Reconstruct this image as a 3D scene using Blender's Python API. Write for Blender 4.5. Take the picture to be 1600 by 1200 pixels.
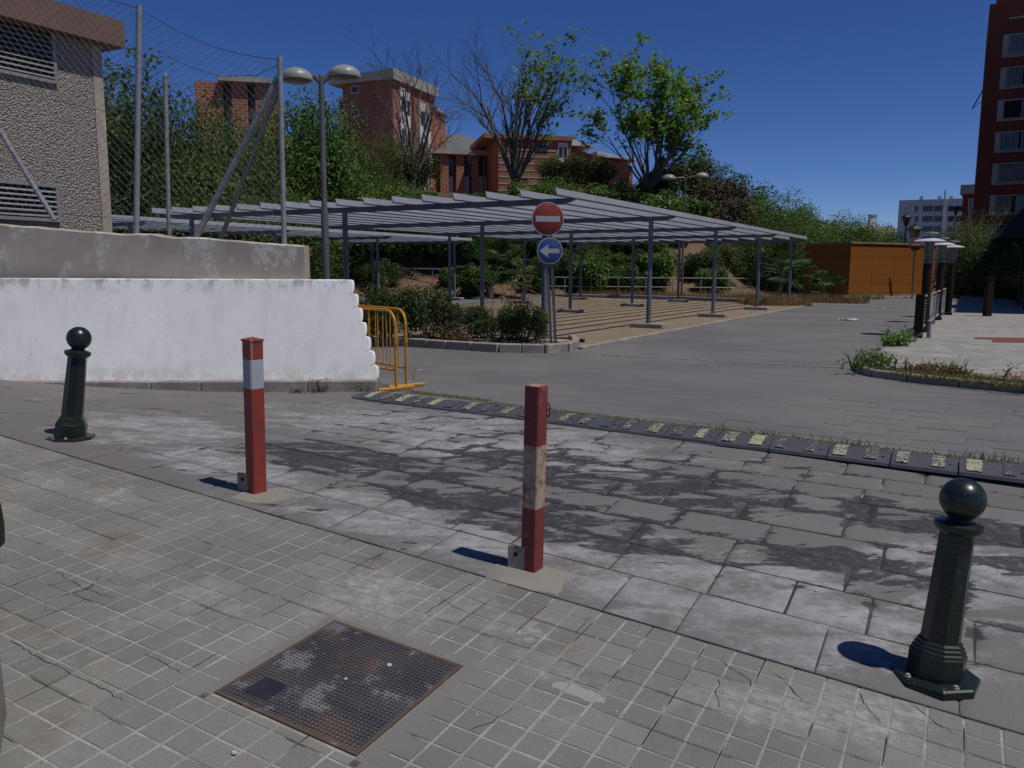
import bpy, math, random
from mathutils import Vector, Matrix
random.seed(7)
for o in list(bpy.data.objects): bpy.data.objects.remove(o)
SC = bpy.context.scene
COL = SC.collection
# ------------------------------------------------------------------ camera
F, H0, ROLL, HC = 1280.0, 421.0, 0.005, 1.6
PITCH = math.atan((600-H0)/F)
_fw = Vector((0, math.cos(PITCH), -math.sin(PITCH)))
_r = Vector((1, 0, 0)); _up = _r.cross(_fw)
CR = _r*math.cos(ROLL)+_up*math.sin(ROLL)
CU = _up*math.cos(ROLL)-_r*math.sin(ROLL)
CP = Vector((0, 0, HC))
cam_d = bpy.data.cameras.new('camera'); cam = bpy.data.objects.new('camera', cam_d); COL.objects.link(cam)
m3 = Matrix((CR, CU, -_fw)).transposed()
cam.matrix_world = Matrix.Translation(CP) @ m3.to_4x4()
cam_d.sensor_width = 36; cam_d.lens = F/1600*36; cam_d.clip_end = 5000; cam_d.clip_start = 0.05
SC.camera = cam
SC.render.resolution_x, SC.render.resolution_y = 1024, 768
# ------------------------------------------------------------------ light
SUN_AZ, SUN_EL = math.radians(117), math.radians(65)
world = bpy.data.worlds.new('World'); SC.world = world; world.use_nodes = True
wn = world.node_tree.nodes; wl = world.node_tree.links
sky = wn.new('ShaderNodeTexSky'); sky.sky_type = 'NISHITA'; sky.sun_disc = False
sky.sun_elevation = SUN_EL; sky.sun_rotation = SUN_AZ
sky.altitude = 300; sky.air_density = 0.55; sky.dust_density = 0.1; sky.ozone_density = 3.6
hs_ = wn.new('ShaderNodeHueSaturation'); hs_.inputs['Saturation'].default_value = 1.24; hs_.inputs['Hue'].default_value = .514; wl.new(sky.outputs[0], hs_.inputs['Color']); wl.new(hs_.outputs[0], wn['Background'].inputs[0]); wn['Background'].inputs[1].default_value = 0.095
sd = bpy.data.lights.new('sun', 'SUN'); sd.energy = 3.6; sd.angle = math.radians(0.53); sd.color = (1, .95, .88)
so = bpy.data.objects.new('sun', sd); COL.objects.link(so)
sdir = Vector((math.sin(SUN_AZ)*math.cos(SUN_EL), math.cos(SUN_AZ)*math.cos(SUN_EL), math.sin(SUN_EL)))
so.rotation_euler = sdir.to_track_quat('Z', 'Y').to_euler(); so.location = (20, -10, 40)
vs = SC.view_settings; vs.view_transform = 'Standard'; vs.look = 'None'; vs.gamma = 1; vs.use_curve_mapping = False
vs.exposure = -0.30
# ------------------------------------------------------------------ pixel helpers (a pixel is only a direction)
def ray(x, y): return CR*((x-800)/F)-CU*((y-600)/F)+_fw
def onz(x, y, z=0.0):
    r = ray(x, y); return CP+r*((z-HC)/r.z)
def at(x, y, Y):
    r = ray(x, y); return CP+r*(Y/r.y)
def proj(p):
    d = Vector(p)-CP; z = d.dot(_fw)
    if z < .05: return (-9999, -9999)
    return 800+F*d.dot(CR)/z, 600-F*d.dot(CU)/z
# ------------------------------------------------------------------ site grid: u along the pavement kerb, v away from it
KU = Vector((.87826, -.47818)); KV = Vector((.47818, .87826))
KERB, BUMP = 4.09, 7.55
def UV(x, y): return x*KU.x+y*KU.y, x*KV.x+y*KV.y
def XY(u, v): return u*KU.x+v*KV.x, u*KU.y+v*KV.y
def gz_uv(u, v):
    uu = max(-14, min(6, u))
    zk = -.0730*uu-.4096+.03*(max(-6, min(v, KERB))-4.39)
    if v <= KERB: return zk
    t = min(1, (v-KERB)/(BUMP-KERB)); return zk*(1-t)
def W(u, v, dz=0.0):
    x, y = XY(u, v); return Vector((x, y, gz_uv(u, v)+dz))
def gpix(x, y):
    r = ray(x, y); t = 1.0
    while t < 60:
        p = CP+r*t
        if p.z < gz_uv(*UV(p.x, p.y)): break
        t += .004
    return p
# ------------------------------------------------------------------ mesh builder
class MB:
    def __init__(s): s.v = []; s.f = []; s.mi = []
    def add(s, vs, fs, mi=0):
        b = len(s.v); s.v += [tuple(p) for p in vs]; s.f += [[b+i for i in f] for f in fs]; s.mi += [mi]*len(fs); return s
    def quad(s, a, b, c, d, mi=0): return s.add([a, b, c, d], [(0, 1, 2, 3)], mi)
    def box(s, c, size, M=None, mi=0, bevel=0.0):
        x, y, z = [k/2 for k in size]; c = Vector(c)
        if bevel <= 0:
            P = [Vector((i, j, k)) for k in (-z, z) for j in (-y, y) for i in (-x, x)]
            Fc = [(0, 2, 3, 1), (4, 5, 7, 6), (0, 1, 5, 4), (2, 6, 7, 3), (0, 4, 6, 2), (1, 3, 7, 5)]
        else:
            b = bevel; P = []; 
            for (k, ins) in ((-z, b), (-z+b, 0), (z-b, 0), (z, b)):
                for (i, j) in ((-x+ins+(b if not ins else 0), -y+ins), (x-ins-(b if not ins else 0), -y+ins), (x-ins, -y+ins+(b if not ins else 0)), (x-ins, y-ins-(b if not ins else 0)),
                               (x-ins-(b if not ins else 0), y-ins), (-x+ins+(b if not ins else 0), y-ins), (-x+ins, y-ins-(b if not ins else 0)), (-x+ins, -y+ins+(b if not ins else 0))):
                    P.append(Vector((i, j, k)))
            Fc = [tuple(range(7, -1, -1)), tuple(range(24, 32))]
            for L in range(3):
                for q in range(8): Fc.append((L*8+q, L*8+(q+1) % 8, L*8+8+(q+1) % 8, L*8+8+q))
        if M is not None: P = [M @ p for p in P]
        return s.add([p+c for p in P], Fc, mi)
    def tube(s, pts, rs, n=8, mi=0, cap=True):
        pts = [Vector(p) for p in pts]
        if not isinstance(rs, (list, tuple)): rs = [rs]*len(pts)
        V = []; ref = None
        for i, p in enumerate(pts):
            d = (pts[min(i+1, len(pts)-1)]-pts[max(i-1, 0)])
            d = d.normalized() if d.length > 1e-9 else Vector((0, 0, 1))
            if ref is None: ref = d.orthogonal().normalized()
            a = (ref-d*ref.dot(d)); a = a.normalized() if a.length > 1e-6 else d.orthogonal().normalized(); ref = a
            b = d.cross(a)
            for k in range(n):
                t = 2*math.pi*(k+.5)/n; V.append(p+(a*math.cos(t)+b*math.sin(t))*rs[i])
        Fc = []
        for i in range(len(pts)-1):
            for k in range(n): Fc.append((i*n+k, i*n+(k+1) % n, (i+1)*n+(k+1) % n, (i+1)*n+k))
        if cap: Fc += [tuple(range(n-1, -1, -1)), tuple(range((len(pts)-1)*n, len(pts)*n))]
        return s.add(V, Fc, mi)
    def lathe(s, c, prof, n=24, mi=0, M=None, ph=0.0):
        c = Vector(c); V = []
        for (r, z) in prof:
            for k in range(n):
                t = 2*math.pi*k/n+ph; p = Vector((r*math.cos(t), r*math.sin(t), z))
                V.append((M @ p if M is not None else p)+c)
        Fc = []
        for i in range(len(prof)-1):
            for k in range(n): Fc.append((i*n+k, i*n+(k+1) % n, (i+1)*n+(k+1) % n, (i+1)*n+k))
        Fc += [tuple(range(n-1, -1, -1)), tuple(range((len(prof)-1)*n, len(prof)*n))]
        return s.add(V, Fc, mi)
    def prism(s, poly, z0, z1, mi=0):
        n = len(poly); V = [(x, y, z0) for x, y in poly]+[(x, y, z1) for x, y in poly]
        return s.add(V, [tuple(range(n-1, -1, -1)), tuple(range(n, 2*n))]+[(i, (i+1) % n, n+(i+1) % n, n+i) for i in range(n)], mi)
    def mesh(s, name, mats, smooth=False):
        me = bpy.data.meshes.new(name); me.from_pydata(s.v, [], s.f)
        if not isinstance(mats, (list, tuple)): mats = [mats]
        for m in mats: me.materials.append(m)
        if len(mats) > 1: me.polygons.foreach_set('material_index', s.mi)
        if smooth:
            me.polygons.foreach_set('use_smooth', [True]*len(me.polygons))
            if smooth != 'full' and hasattr(me, 'set_sharp_from_angle'): me.set_sharp_from_angle(angle=math.radians(38))
        me.update(); return me
    def build(s, name, mats, parent=None, smooth=False, org=None):
        """verts are in world space; a child (or org) shifts them to its base."""
        o0 = Vector(org) if org is not None else Vector((0, 0, 0))
        if parent is not None: o0 = wloc(parent)
        s.v = [(p[0]-o0.x, p[1]-o0.y, p[2]-o0.z) for p in s.v]
        o = link(name, s.mesh(name, mats, smooth), parent)
        if parent is None: o.location = o0
        return o
def wloc(o):
    l = Vector(o.location)
    while o.parent: o = o.parent; l += Vector(o.location)
    return l
def link(name, data, parent=None):
    o = bpy.data.objects.new(name, data); COL.objects.link(o)
    if parent is not None: o.parent = parent
    return o
def tag(o, label=None, cat=None, group=None, kind=None):
    if label: o['label'] = label
    if cat: o['category'] = cat
    if group: o['group'] = group
    if kind: o['kind'] = kind
    return o
def thing(name, loc, label, cat, group=None, rz=0.0):
    o = link(name, None); o.location = loc; o.rotation_euler = (0, 0, rz); o.empty_display_size = .1
    return tag(o, label, cat, group)
def copy_tree(o, parent=None):
    c = o.copy(); COL.objects.link(c); c.parent = parent
    for ch in o.children: copy_tree(ch, c)
    return c
def RZ(a): return Matrix.Rotation(a, 3, 'Z')
def frame2(d):
    """matrix whose x axis is the plan direction d"""
    d = Vector((d[0], d[1], 0)).normalized(); n = Vector((-d.y, d.x, 0)); return Matrix((d, n, Vector((0, 0, 1)))).transposed()
# ------------------------------------------------------------------ materials
class NT:
    def __init__(s, name):
        s.m = bpy.data.materials.new(name); s.m.use_nodes = True; s.t = s.m.node_tree; s.n = s.t.nodes
        s.p = s.n['Principled BSDF']; s.pos = s.n.new('ShaderNodeNewGeometry').outputs['Position']
    def L(s, a, b): s.t.links.new(a, b)
    def sock(s, inp, v):
        if hasattr(v, 'is_output') or isinstance(v, bpy.types.NodeSocket): s.L(v, inp)
        else: inp.default_value = v
    def noise(s, scale, detail=4, rough=.55, vec=None, dist=0.0):
        n = s.n.new('ShaderNodeTexNoise'); n.inputs['Scale'].default_value = scale; n.inputs['Detail'].default_value = detail
        n.inputs['Roughness'].default_value = rough; n.inputs['Distortion'].default_value = dist
        s.L(vec or s.pos, n.inputs['Vector']); return n.outputs['Fac']
    def vor(s, scale, feat='F1', vec=None, out='Distance'):
        n = s.n.new('ShaderNodeTexVoronoi'); n.feature = feat; n.inputs['Scale'].default_value = scale; s.L(vec or s.pos, n.inputs['Vector']); return n.outputs[out]
    def math(s, op, a, b=0.0, c=None, clamp=False):
        n = s.n.new('ShaderNodeMath'); n.operation = op; n.use_clamp = clamp; s.sock(n.inputs[0], a); s.sock(n.inputs[1], b)
        if c is not None: s.sock(n.inputs[2], c)
        return n.outputs[0]
    def ramp(s, v, a, b, lo=0.0, hi=1.0):
        n = s.n.new('ShaderNodeMapRange'); n.interpolation_type = 'SMOOTHSTEP'; s.sock(n.inputs[0], v)
        for i, k in enumerate((a, b, lo, hi)): n.inputs[1+i].default_value = k
        return n.outputs[0]
    def mix(s, f, a, b, mode='MIX'):
        n = s.n.new('ShaderNodeMix'); n.data_type = 'RGBA'; n.blend_type = mode; s.sock(n.inputs[0], f)
        s.sock(n.inputs[6], a if not isinstance(a, tuple) else (*a, 1)); s.sock(n.inputs[7], b if not isinstance(b, tuple) else (*b, 1)); return n.outputs[2]
    def vscale(s, sc, vec=None):
        n = s.n.new('ShaderNodeVectorMath'); n.operation = 'MULTIPLY'; s.L(vec or s.pos, n.inputs[0]); n.inputs[1].default_value = sc; return n.outputs[0]
    def dot(s, d):
        n = s.n.new('ShaderNodeVectorMath'); n.operation = 'DOT_PRODUCT'; s.L(s.pos, n.inputs[0]); n.inputs[1].default_value = d; return n.outputs['Value']
    def comb(s, a, b, c=0.0):
        n = s.n.new('ShaderNodeCombineXYZ'); s.sock(n.inputs[0], a); s.sock(n.inputs[1], b); s.sock(n.inputs[2], c); return n.outputs[0]
    def sep(s, vec=None):
        n = s.n.new('ShaderNodeSeparateXYZ'); s.L(vec or s.pos, n.inputs[0]); return n.outputs
    def bump(s, h, strength=.4, dist=.01):
        n = s.n.new('ShaderNodeBump'); n.inputs['Strength'].default_value = strength; n.inputs['Distance'].default_value = dist
        s.sock(n.inputs['Height'], h); s.L(n.outputs[0], s.p.inputs['Normal'])
    def fin(s, col, rough=.8, metal=0.0, spec=None):
        s.sock(s.p.inputs['Base Color'], col if not isinstance(col, tuple) else (*col, 1)); s.sock(s.p.inputs['Roughness'], rough); s.p.inputs['Metallic'].default_value = metal
        if spec is not None: s.p.inputs['Specular IOR Level'].default_value = spec
        return s.m
    def objrand(s): return s.n.new('ShaderNodeObjectInfo').outputs['Random']
    def ellipse(s, cu, cv, ru, rv, warp):
        """soft stain mask around a plan position, ragged by a noise"""
        u = s.math('MULTIPLY', s.math('SUBTRACT', s.u, cu), 1/ru); v = s.math('MULTIPLY', s.math('SUBTRACT', s.v, cv), 1/rv)
        d = s.math('SQRT', s.math('ADD', s.math('MULTIPLY', u, u), s.math('MULTIPLY', v, v)))
        d = s.math('ADD', d, s.math('MULTIPLY', s.math('SUBTRACT', warp, .5), 2.2))
        return s.ramp(d, 1.03, .90)
    def uv(s): s.u = s.dot((KU.x, KU.y, 0)); s.v = s.dot((KV.x, KV.y, 0)); return s
def plain(name, c1, c2, scale=3.0, rough=.7, metal=0.0, bump=0.0, fine=60.0, spec=None, vec=(1, 1, 1)):
    t = NT(name); vv = t.vscale(vec)
    f = t.ramp(t.noise(scale, 5, .6, vv), .3, .7); g = t.noise(fine, 3, .6, vv)
    c = t.mix(f, c1, c2); c = t.mix(t.ramp(g, .3, .7, 0, .22), c, tuple(k*.55 for k in c1))
    if bump: t.bump(g, bump, .004)
    return t.fin(c, rough, metal, spec)
def leafmat(name, ca, cb, trans=.3, rough=.5):
    t = NT(name); g = t.n.new('ShaderNodeNewGeometry'); r = g.outputs['Random Per Island']
    c = t.mix(r, ca, cb); c = t.mix(t.ramp(t.noise(.35, 2), .35, .7, 0, .5), c, tuple(k*.6 for k in ca))
    t.fin(c, rough, 0, .3)
    tr = t.n.new('ShaderNodeBsdfTranslucent'); c2 = t.mix(.5, c, tuple(min(1, k*1.5) for k in cb)); t.L(c2, tr.inputs['Color'])
    ms = t.n.new('ShaderNodeMixShader'); ms.inputs[0].default_value = trans
    t.L(t.p.outputs[0], ms.inputs[1]); t.L(tr.outputs[0], ms.inputs[2]); t.L(ms.outputs[0], t.n['Material Output'].inputs[0]); return t.m
MT = {}
def mk_tile():
    t = NT('paving_tile').uv(); r = t.objrand()
    c = t.mix(r, (.165, .162, .147), (.235, .226, .203))
    c = t.mix(t.ramp(t.noise(1.1, 4), .4, .65, 0, .55), c, (.24, .235, .214))
    c = t.mix(t.ramp(t.noise(140, 3, .7), .35, .75, 0, .5), c, (.095, .094, .086))
    # dusty white residue and grey smears near the driveway
    w1 = t.noise(.9, 6, .62); dust = t.math('MULTIPLY', t.ramp(w1, .50, .63), t.ramp(t.noise(14, 5, .7), .35, .7))
    near = t.ramp(t.v, 2.2, 3.9, .25, 1)
    c = t.mix(t.math('MULTIPLY', dust, t.math('MULTIPLY', near, .9)), c, (.38, .375, .36))
    n9 = t.noise(9, 4, .65); spl = t.math('MAXIMUM', t.ellipse(-1.42, 3.28, .12, .05, n9), t.ellipse(-2.95, 3.62, .12, .07, n9))
    c = t.mix(t.math('MULTIPLY', spl, .55), c, (.4, .4, .4))
    wm = t.math('MULTIPLY', t.ramp(t.noise(1.7, 5, .6), .58, .68), .5); c = t.mix(wm, c, (.15, .125, .095))
    # hairline cracks
    cr = t.math('MULTIPLY', t.ramp(t.vor(2.3, 'DISTANCE_TO_EDGE', t.mix(.12, t.pos, t.noise(2.5, 3))), .007, .002), t.ramp(t.noise(.8, 2), .6, .66))
    c = t.mix(t.math('MULTIPLY', cr, .8), c, (.03, .028, .024))
    t.bump(t.math('ADD', t.noise(150, 3, .7), t.math('MULTIPLY', t.noise(18, 3), 1.5)), .35, .003)
    return t.fin(c, .85, 0, .3)
def mk_joint():
    t = NT('tile_mortar').uv()
    c = t.mix(t.ramp(t.noise(5, 4), .35, .65), (.27, .262, .24), (.37, .36, .335))
    c = t.mix(t.ramp(t.noise(70, 3, .7), .4, .7, 0, .5), c, (.13, .125, .11))
    # joints round each whole slab are open and dirty in places
    def near_line(x, off): 
        fr = t.math('FRACT', t.math('MULTIPLY', t.math('SUBTRACT', x, off), 1/.298)); return t.ramp(t.math('ABSOLUTE', t.math('SUBTRACT', fr, .5)), .484, .490)
    ln = t.math('MAXIMUM', near_line(t.u, TU0), near_line(t.v, TV0))
    dk = t.math('MULTIPLY', ln, t.ramp(t.noise(1.6, 4, .6), .47, .56))
    c = t.mix(t.math('MULTIPLY', dk, .93), c, (.03, .026, .02))
    return t.fin(c, .95, 0, .1)
TU0, TV0 = -.745, KERB-.298*14
def mk_apron(name, base, wet=True):
    t = NT(name).uv(); r = t.objrand()
    an = t.n.new('ShaderNodeAttribute'); an.attribute_name = 'edge'; edge = an.outputs['Fac']
    c = t.mix(r, base, tuple(k*1.25 for k in base))
    c = t.mix(t.ramp(t.noise(2.2, 4), .35, .7, 0, .5), c, (.17, .152, .140))
    fine = t.noise(17, 6, .74)
    X_, Y_, Z_ = t.sep()
    streak = t.noise(2.3, 7, .66, t.comb(t.math('MULTIPLY', X_, .62), t.math('MULTIPLY', Y_, 2.3)), .8)
    streak2 = t.noise(2.0, 7, .68, t.comb(t.math('ADD', t.math('MULTIPLY', X_, .7), 9.3), t.math('MULTIPLY', Y_, 2.1)), .6)
    rag = t.math('ADD', t.math('MULTIPLY', streak, .86), t.math('MULTIPLY', fine, .14))
    def soft(lst):
        m = 0.0
        for (cu, cv, ru_, rv_) in lst:
            u = t.math('MULTIPLY', t.math('SUBTRACT', t.u, cu), 1/ru_); v = t.math('MULTIPLY', t.math('SUBTRACT', t.v, cv), 1/rv_)
            m = t.math('MAXIMUM', m, t.ramp(t.math('ADD', t.math('MULTIPLY', u, u), t.math('MULTIPLY', v, v)), 1.7, .25))
        return m
    # dried cement wash
    EW = soft([(-5.3, 4.75, .9, .42), (-3.4, 4.5, 1.2, .42), (-1.2, 4.65, 1.4, .6), (-4.3, 6.75, 2.6, .9), (.4, 5.5, .9, .6), (-6.9, 5.2, 1.0, .7)])
    w = t.ramp(t.math('ADD', t.math('ADD', t.math('MULTIPLY', streak2, .7), t.math('MULTIPLY', fine, .3)), t.math('MULTIPLY', EW, .16)), .55, .72)
    c = t.mix(t.math('MULTIPLY', w, t.math('MULTIPLY', t.ramp(t.noise(6, 6, .75), .34, .62, .4, 1), t.ramp(t.noise(.9, 3), .35, .65, .6, .95))), c, (.39, .39, .395))
    # spilled water: ragged pools, wisps and seepage along the joints
    E_ = soft([(-4.6, 5.45, 1.2, .42), (-3.15, 5.05, .7, .36), (-2.35, 5.15, .9, .42), (-.15, 6.3, .7, .3), (-.5, 5.42, .7, .2), (-2.5, 6.2, 1.7, .45), (.85, 5.95, .65, .4)])
    zone = t.math('MULTIPLY', t.ramp(t.u, -6.4, -5.2), t.ramp(t.v, 4.5, 5.0))
    val = t.math('ADD', t.math('ADD', rag, t.math('MULTIPLY', E_, .135)), t.math('MULTIPLY', t.math('MULTIPLY', edge, zone), .10))
    d = t.ramp(val, .595, .635)
    d = t.math('MULTIPLY', d, t.math('MULTIPLY', t.ramp(fine, .34, .46, .35, 1), t.ramp(t.noise(5, 5, .7), .3, .5, .6, 1)))
    c = t.mix(t.math('MULTIPLY', d, .93), c, (.034, .034, .039))
    rough = t.math('SUBTRACT', .88, t.math('MULTIPLY', d, .22))
    c = t.mix(t.ramp(t.noise(170, 3, .7), .4, .75, 0, .4), c, (.06, .06, .06))
    t.bump(t.math('ADD', t.math('MULTIPLY', t.noise(120, 4, .7), .6), t.math('MULTIPLY', fine, 2.2)), .55, .004)
    return t.fin(c, rough, 0, .35)
def mk_road():
    t = NT('road_concrete').uv()
    c = t.mix(t.ramp(t.noise(.35, 4), .35, .65), (.140, .135, .134), (.180, .172, .166))
    st = t.noise(1.6, 5, .62, t.comb(t.math('MULTIPLY', t.u, .5), t.math('MULTIPLY', t.v, 2.2)), .4)
    c = t.mix(t.ramp(st, .5, .72, 0, .4), c, (.235, .222, .212))
    c = t.mix(t.ramp(t.noise(.9, 4), .55, .75, 0, .35), c, (.09, .087, .086))
    c = t.mix(t.ramp(t.noise(90, 3, .7), .35, .75, 0, .4), c, (.08, .08, .08))
    t.bump(t.noise(60, 4, .7), .3, .004)
    return t.fin(c, .85, 0, .3)
def mk_whitewall():
    t = NT('white_paint'); x, y, z = t.sep()
    c = t.mix(t.ramp(t.noise(.8, 4), .35, .7), (.77, .765, .735), (.83, .82, .785))
    stv = t.noise(6, 5, .6, t.vscale((1.0, 1.0, .08))); c = t.mix(t.ramp(stv, .47, .72, 0, .32), c, (.56, .555, .53))
    edge = t.math('MULTIPLY', t.ramp(z, 1.22, 1.46), t.ramp(t.noise(7, 5, .65, t.vscale((1, 1, .35))), .44, .6))
    c = t.mix(t.math('MULTIPLY', edge, .75), c, (.30, .28, .25))
    low = t.math('MULTIPLY', t.ramp(z, .42, .15), t.ramp(t.noise(5, 5, .7), .42, .62)); c = t.mix(t.math('MULTIPLY', low, .5), c, (.42, .38, .32))
    spots = t.ramp(t.vor(2.2), .035, .015); c = t.mix(t.math('MULTIPLY', spots, .5), c, (.3, .28, .26))
    t.bump(t.math('ADD', t.noise(25, 4), t.math('MULTIPLY', t.noise(3, 3), 3)), .25, .008)
    return t.fin(c, .75, 0, .3)
def mk_conc(name, a, b, pale, vert=True):
    t = NT(name)
    c = t.mix(t.ramp(t.noise(1.3, 5, .6), .35, .65), a, b)
    s_ = t.noise(2.6, 5, .6, t.vscale((1, 1, .5))); c = t.mix(t.math('MULTIPLY', t.ramp(s_, .51, .62), t.ramp(t.noise(9, 5, .7), .38, .58)), c, pale)
    c = t.mix(t.ramp(t.noise(4, 5, .7, t.vscale((1, 1, .15))), .55, .75, 0, .5), c, tuple(k*.5 for k in a))
    t.bump(t.math('ADD', t.noise(60, 4, .7), t.noise(8, 3)), .4, .006)
    return t.fin(c, .9, 0, .25)
def mk_pebble():
    t = NT('pebbledash')
    v = t.vor(34); c = t.mix(t.ramp(v, .1, .55), (.64, .585, .53), (.25, .228, .205))
    c = t.mix(t.ramp(t.noise(1.5, 4), .45, .7, 0, .5), c, (.3, .24, .21)); c = t.mix(t.vor(26, out='Color'), c, c, 'MULTIPLY') if False else c
    t.bump(t.math('SUBTRACT', 1, v), 1.0, .03); return t.fin(c, .95, 0, .2)
def mk_brick(name, ca, cb, mortar, sx=.42, sz=.22):
    t = NT(name); x, y, z = t.sep()
    h = t.math('ADD', t.math('MULTIPLY', x, .83), t.math('MULTIPLY', y, -.55))
    b = t.n.new('ShaderNodeTexBrick'); t.L(t.comb(h, z), b.inputs['Vector']); b.inputs['Scale'].default_value = 1
    b.inputs['Brick Width'].default_value = sx; b.inputs['Row Height'].default_value = sz; b.inputs['Mortar Size'].default_value = .028
    b.inputs['Color1'].default_value = (*ca, 1); b.inputs['Color2'].default_value = (*cb, 1); b.inputs['Mortar'].default_value = (*mortar, 1)
    c = t.mix(t.ramp(t.noise(.4, 4), .4, .7, 0, .35), b.outputs['Color'], tuple(k*.7 for k in ca))
    t.bump(b.outputs['Fac'], -.5, .03); return t.fin(c, .9, 0, .2)
def mk_wood():
    t = NT('orange_cladding'); x, y, z = t.sep()
    fz = t.math('MULTIPLY', z, 5.0); fl = t.math('FLOOR', fz); fr = t.math('FRACT', fz)
    n = t.n.new('ShaderNodeTexWhiteNoise'); n.noise_dimensions = '1D'; t.L(fl, n.inputs['W'])
    c = t.mix(n.outputs['Value'], (.24, .082, .013), (.29, .103, .017))
    c = t.mix(t.ramp(t.noise(1.2, 4, .6, t.vscale((1, 1, 8))), .4, .7, 0, .4), c, (.2, .066, .012))
    c = t.mix(t.ramp(fr, .93, .97, 0, .6), c, (.1, .035, .01))
    return t.fin(c, .6, 0, .3)
def mk_paint(name, c1, rust, amt, drips=False, rough=.45):
    t = NT(name)
    f = t.math('MULTIPLY', t.ramp(t.noise(9, 6, .68), 1-amt-.07, 1-amt+.05), 1.0)
    c = t.mix(t.ramp(t.noise(3, 4), .3, .7, 0, .5), c1, tuple(k*.72 for k in c1)); c = t.mix(f, c, rust)
    if drips:
        d = t.ramp(t.noise(26, 3, .5, t.vscale((1, 1, .07))), .66, .72); c = t.mix(t.math('MULTIPLY', d, .55), c, (.45, .28, .25))
    c = t.mix(t.ramp(t.noise(220, 2), .62, .72, 0, .5), c, (.4, .36, .33))
    t.bump(t.math('ADD', t.noise(40, 4), f), .2, .002)
    return t.fin(c, t.ramp(f, 0, 1, rough, .85))
def mk_patch():
    t = NT('reflective_patch'); n = t.noise(38, 5, .75, None, 1.2)
    t.L(t.math('GREATER_THAN', n, .5), t.p.inputs['Alpha']) if False else None
    th = t.math('ADD', t.noise(24, 4, .7, None, 1.8), t.math('MULTIPLY', t.math('SUBTRACT', t.objrand(), .5), .22)); c = t.mix(t.ramp(th, .435, .46), (.40, .39, .25), (.06, .062, .072)); return t.fin(c, .7)
def init_mats():
    MT['tile'] = mk_tile(); MT['joint'] = mk_joint()
    MT['block'] = mk_apron('driveway_block', (.150, .143, .140)); MT['slab'] = mk_apron('driveway_slab', (.150, .141, .137))
    t = NT('wet_joint').uv(); c = t.mix(t.ramp(t.noise(2.2, 4), .45, .6), (.028, .027, .028), (.075, .07, .066)); c = t.mix(t.math('MULTIPLY', t.ramp(t.noise(3.3, 4), .58, .64), t.ramp(t.noise(40, 3), .4, .5)), c, (.3, .29, .28)); MT['wetjoint'] = t.fin(c, .7)
    MT['road'] = mk_road(); MT['wwall'] = mk_whitewall()
    MT['conc'] = mk_conc('old_concrete', (.365, .315, .265), (.44, .385, .33), (.58, .54, .48))
    MT['kerb'] = mk_conc('kerb_concrete', (.25, .222, .195), (.31, .275, .245), (.38, .35, .32))
    MT['kerbjoint'] = plain('kerb_mortar', (.38, .34, .31), (.3, .27, .25), 8)
    MT['pale'] = mk_conc('pale_concrete', (.25, .24, .22), (.31, .30, .275), (.36, .35, .33))
    MT['footing'] = mk_conc('footing_concrete', (.24, .215, .19), (.3, .27, .24), (.34, .31, .28))
    MT['mortar'] = plain('fresh_mortar', (.235, .22, .185), (.265, .25, .215), 2, .95, 0, .15, 120)
    MT['pebble'] = mk_pebble(); MT['roofslab'] = plain('roof_fascia', (.175, .105, .08), (.14, .088, .07), 2, .85, 0, .2)
    MT['galv'] = plain('galvanised_steel', (.33, .335, .345), (.22, .225, .235), 9, .6, .15, .2, 70)
    MT['wire'] = plain('fence_wire', (.09, .09, .088), (.06, .058, .056), 5, .55, .6)
    MT['alu'] = plain('louvre_aluminium', (.34, .35, .36), (.27, .28, .29), 5, .5, .2)
    MT['dark'] = plain('dark_void', (.012, .012, .012), (.016, .015, .014), 2, .9)
    MT['steel'] = plain('bluegrey_steel', (.135, .155, .19), (.108, .125, .155), 2, .5, .1, .1)
    MT['blade'] = plain('pale_blade', (.34, .36, .40), (.29, .31, .345), .8, .45, .1)
    MT['gapshade'] = plain('blade_gap_shade', (.05, .056, .068), (.04, .045, .055), 2, .6); MT['lampgrey'] = plain('lamp_grey', (.12, .122, .12), (.095, .096, .095), 3, .5, .1)  # the near-black blade colour paints the shaded gaps between louvre blades
    MT['lampshell'] = plain('lamp_shell', (.33, .33, .29), (.26, .26, .23), 4, .4)
    MT['glass'] = NT('glass').fin((.035, .042, .05), .08, 0, .6)
    t = NT('lantern_glass'); MT['lglass'] = t.fin((.10, .096, .085), .25)
    MT['iron'] = mk_paint('green_iron', (.0085, .017, .0145), (.020, .026, .023), .30, rough=.3)
    MT['red'] = mk_paint('red_paint', (.30, .040, .022), (.16, .05, .04), .40, True)
    MT['redold'] = mk_paint('worn_red_paint', (.215, .033, .028), (.27, .11, .09), .36, True, .6)
    MT['band'] = mk_paint('grey_band', (.42, .44, .47), (.34, .35, .37), .36, False, .5)
    MT['bandold'] = mk_paint('rusty_white_band', (.44, .345, .25), (.26, .12, .06), .47, True, .65)
    MT['bracket'] = mk_paint('bare_steel', (.34, .315, .27), (.17, .12, .085), .42, False, .65)
    MT['rust'] = mk_paint('rusty_frame', (.095, .058, .042), (.20, .185, .17), .36, False, .8)
    t = NT('cast_iron').uv(); c = t.mix(t.ramp(t.noise(3, 4), .4, .65), (.036, .036, .045), (.058, .056, .063)); c = t.mix(t.math('MULTIPLY', t.ramp(t.noise(5, 5, .7), .52, .62), .55), c, (.24, .24, .24))
    c = t.mix(t.ramp(t.noise(2.1, 4), .55, .68, 0, .8), c, (.10, .066, .052)); MT['cast'] = t.fin(c, .75, .0)
    MT['castlow'] = plain('cast_recess', (.016, .015, .017), (.03, .026, .026), 6, .9)
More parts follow.
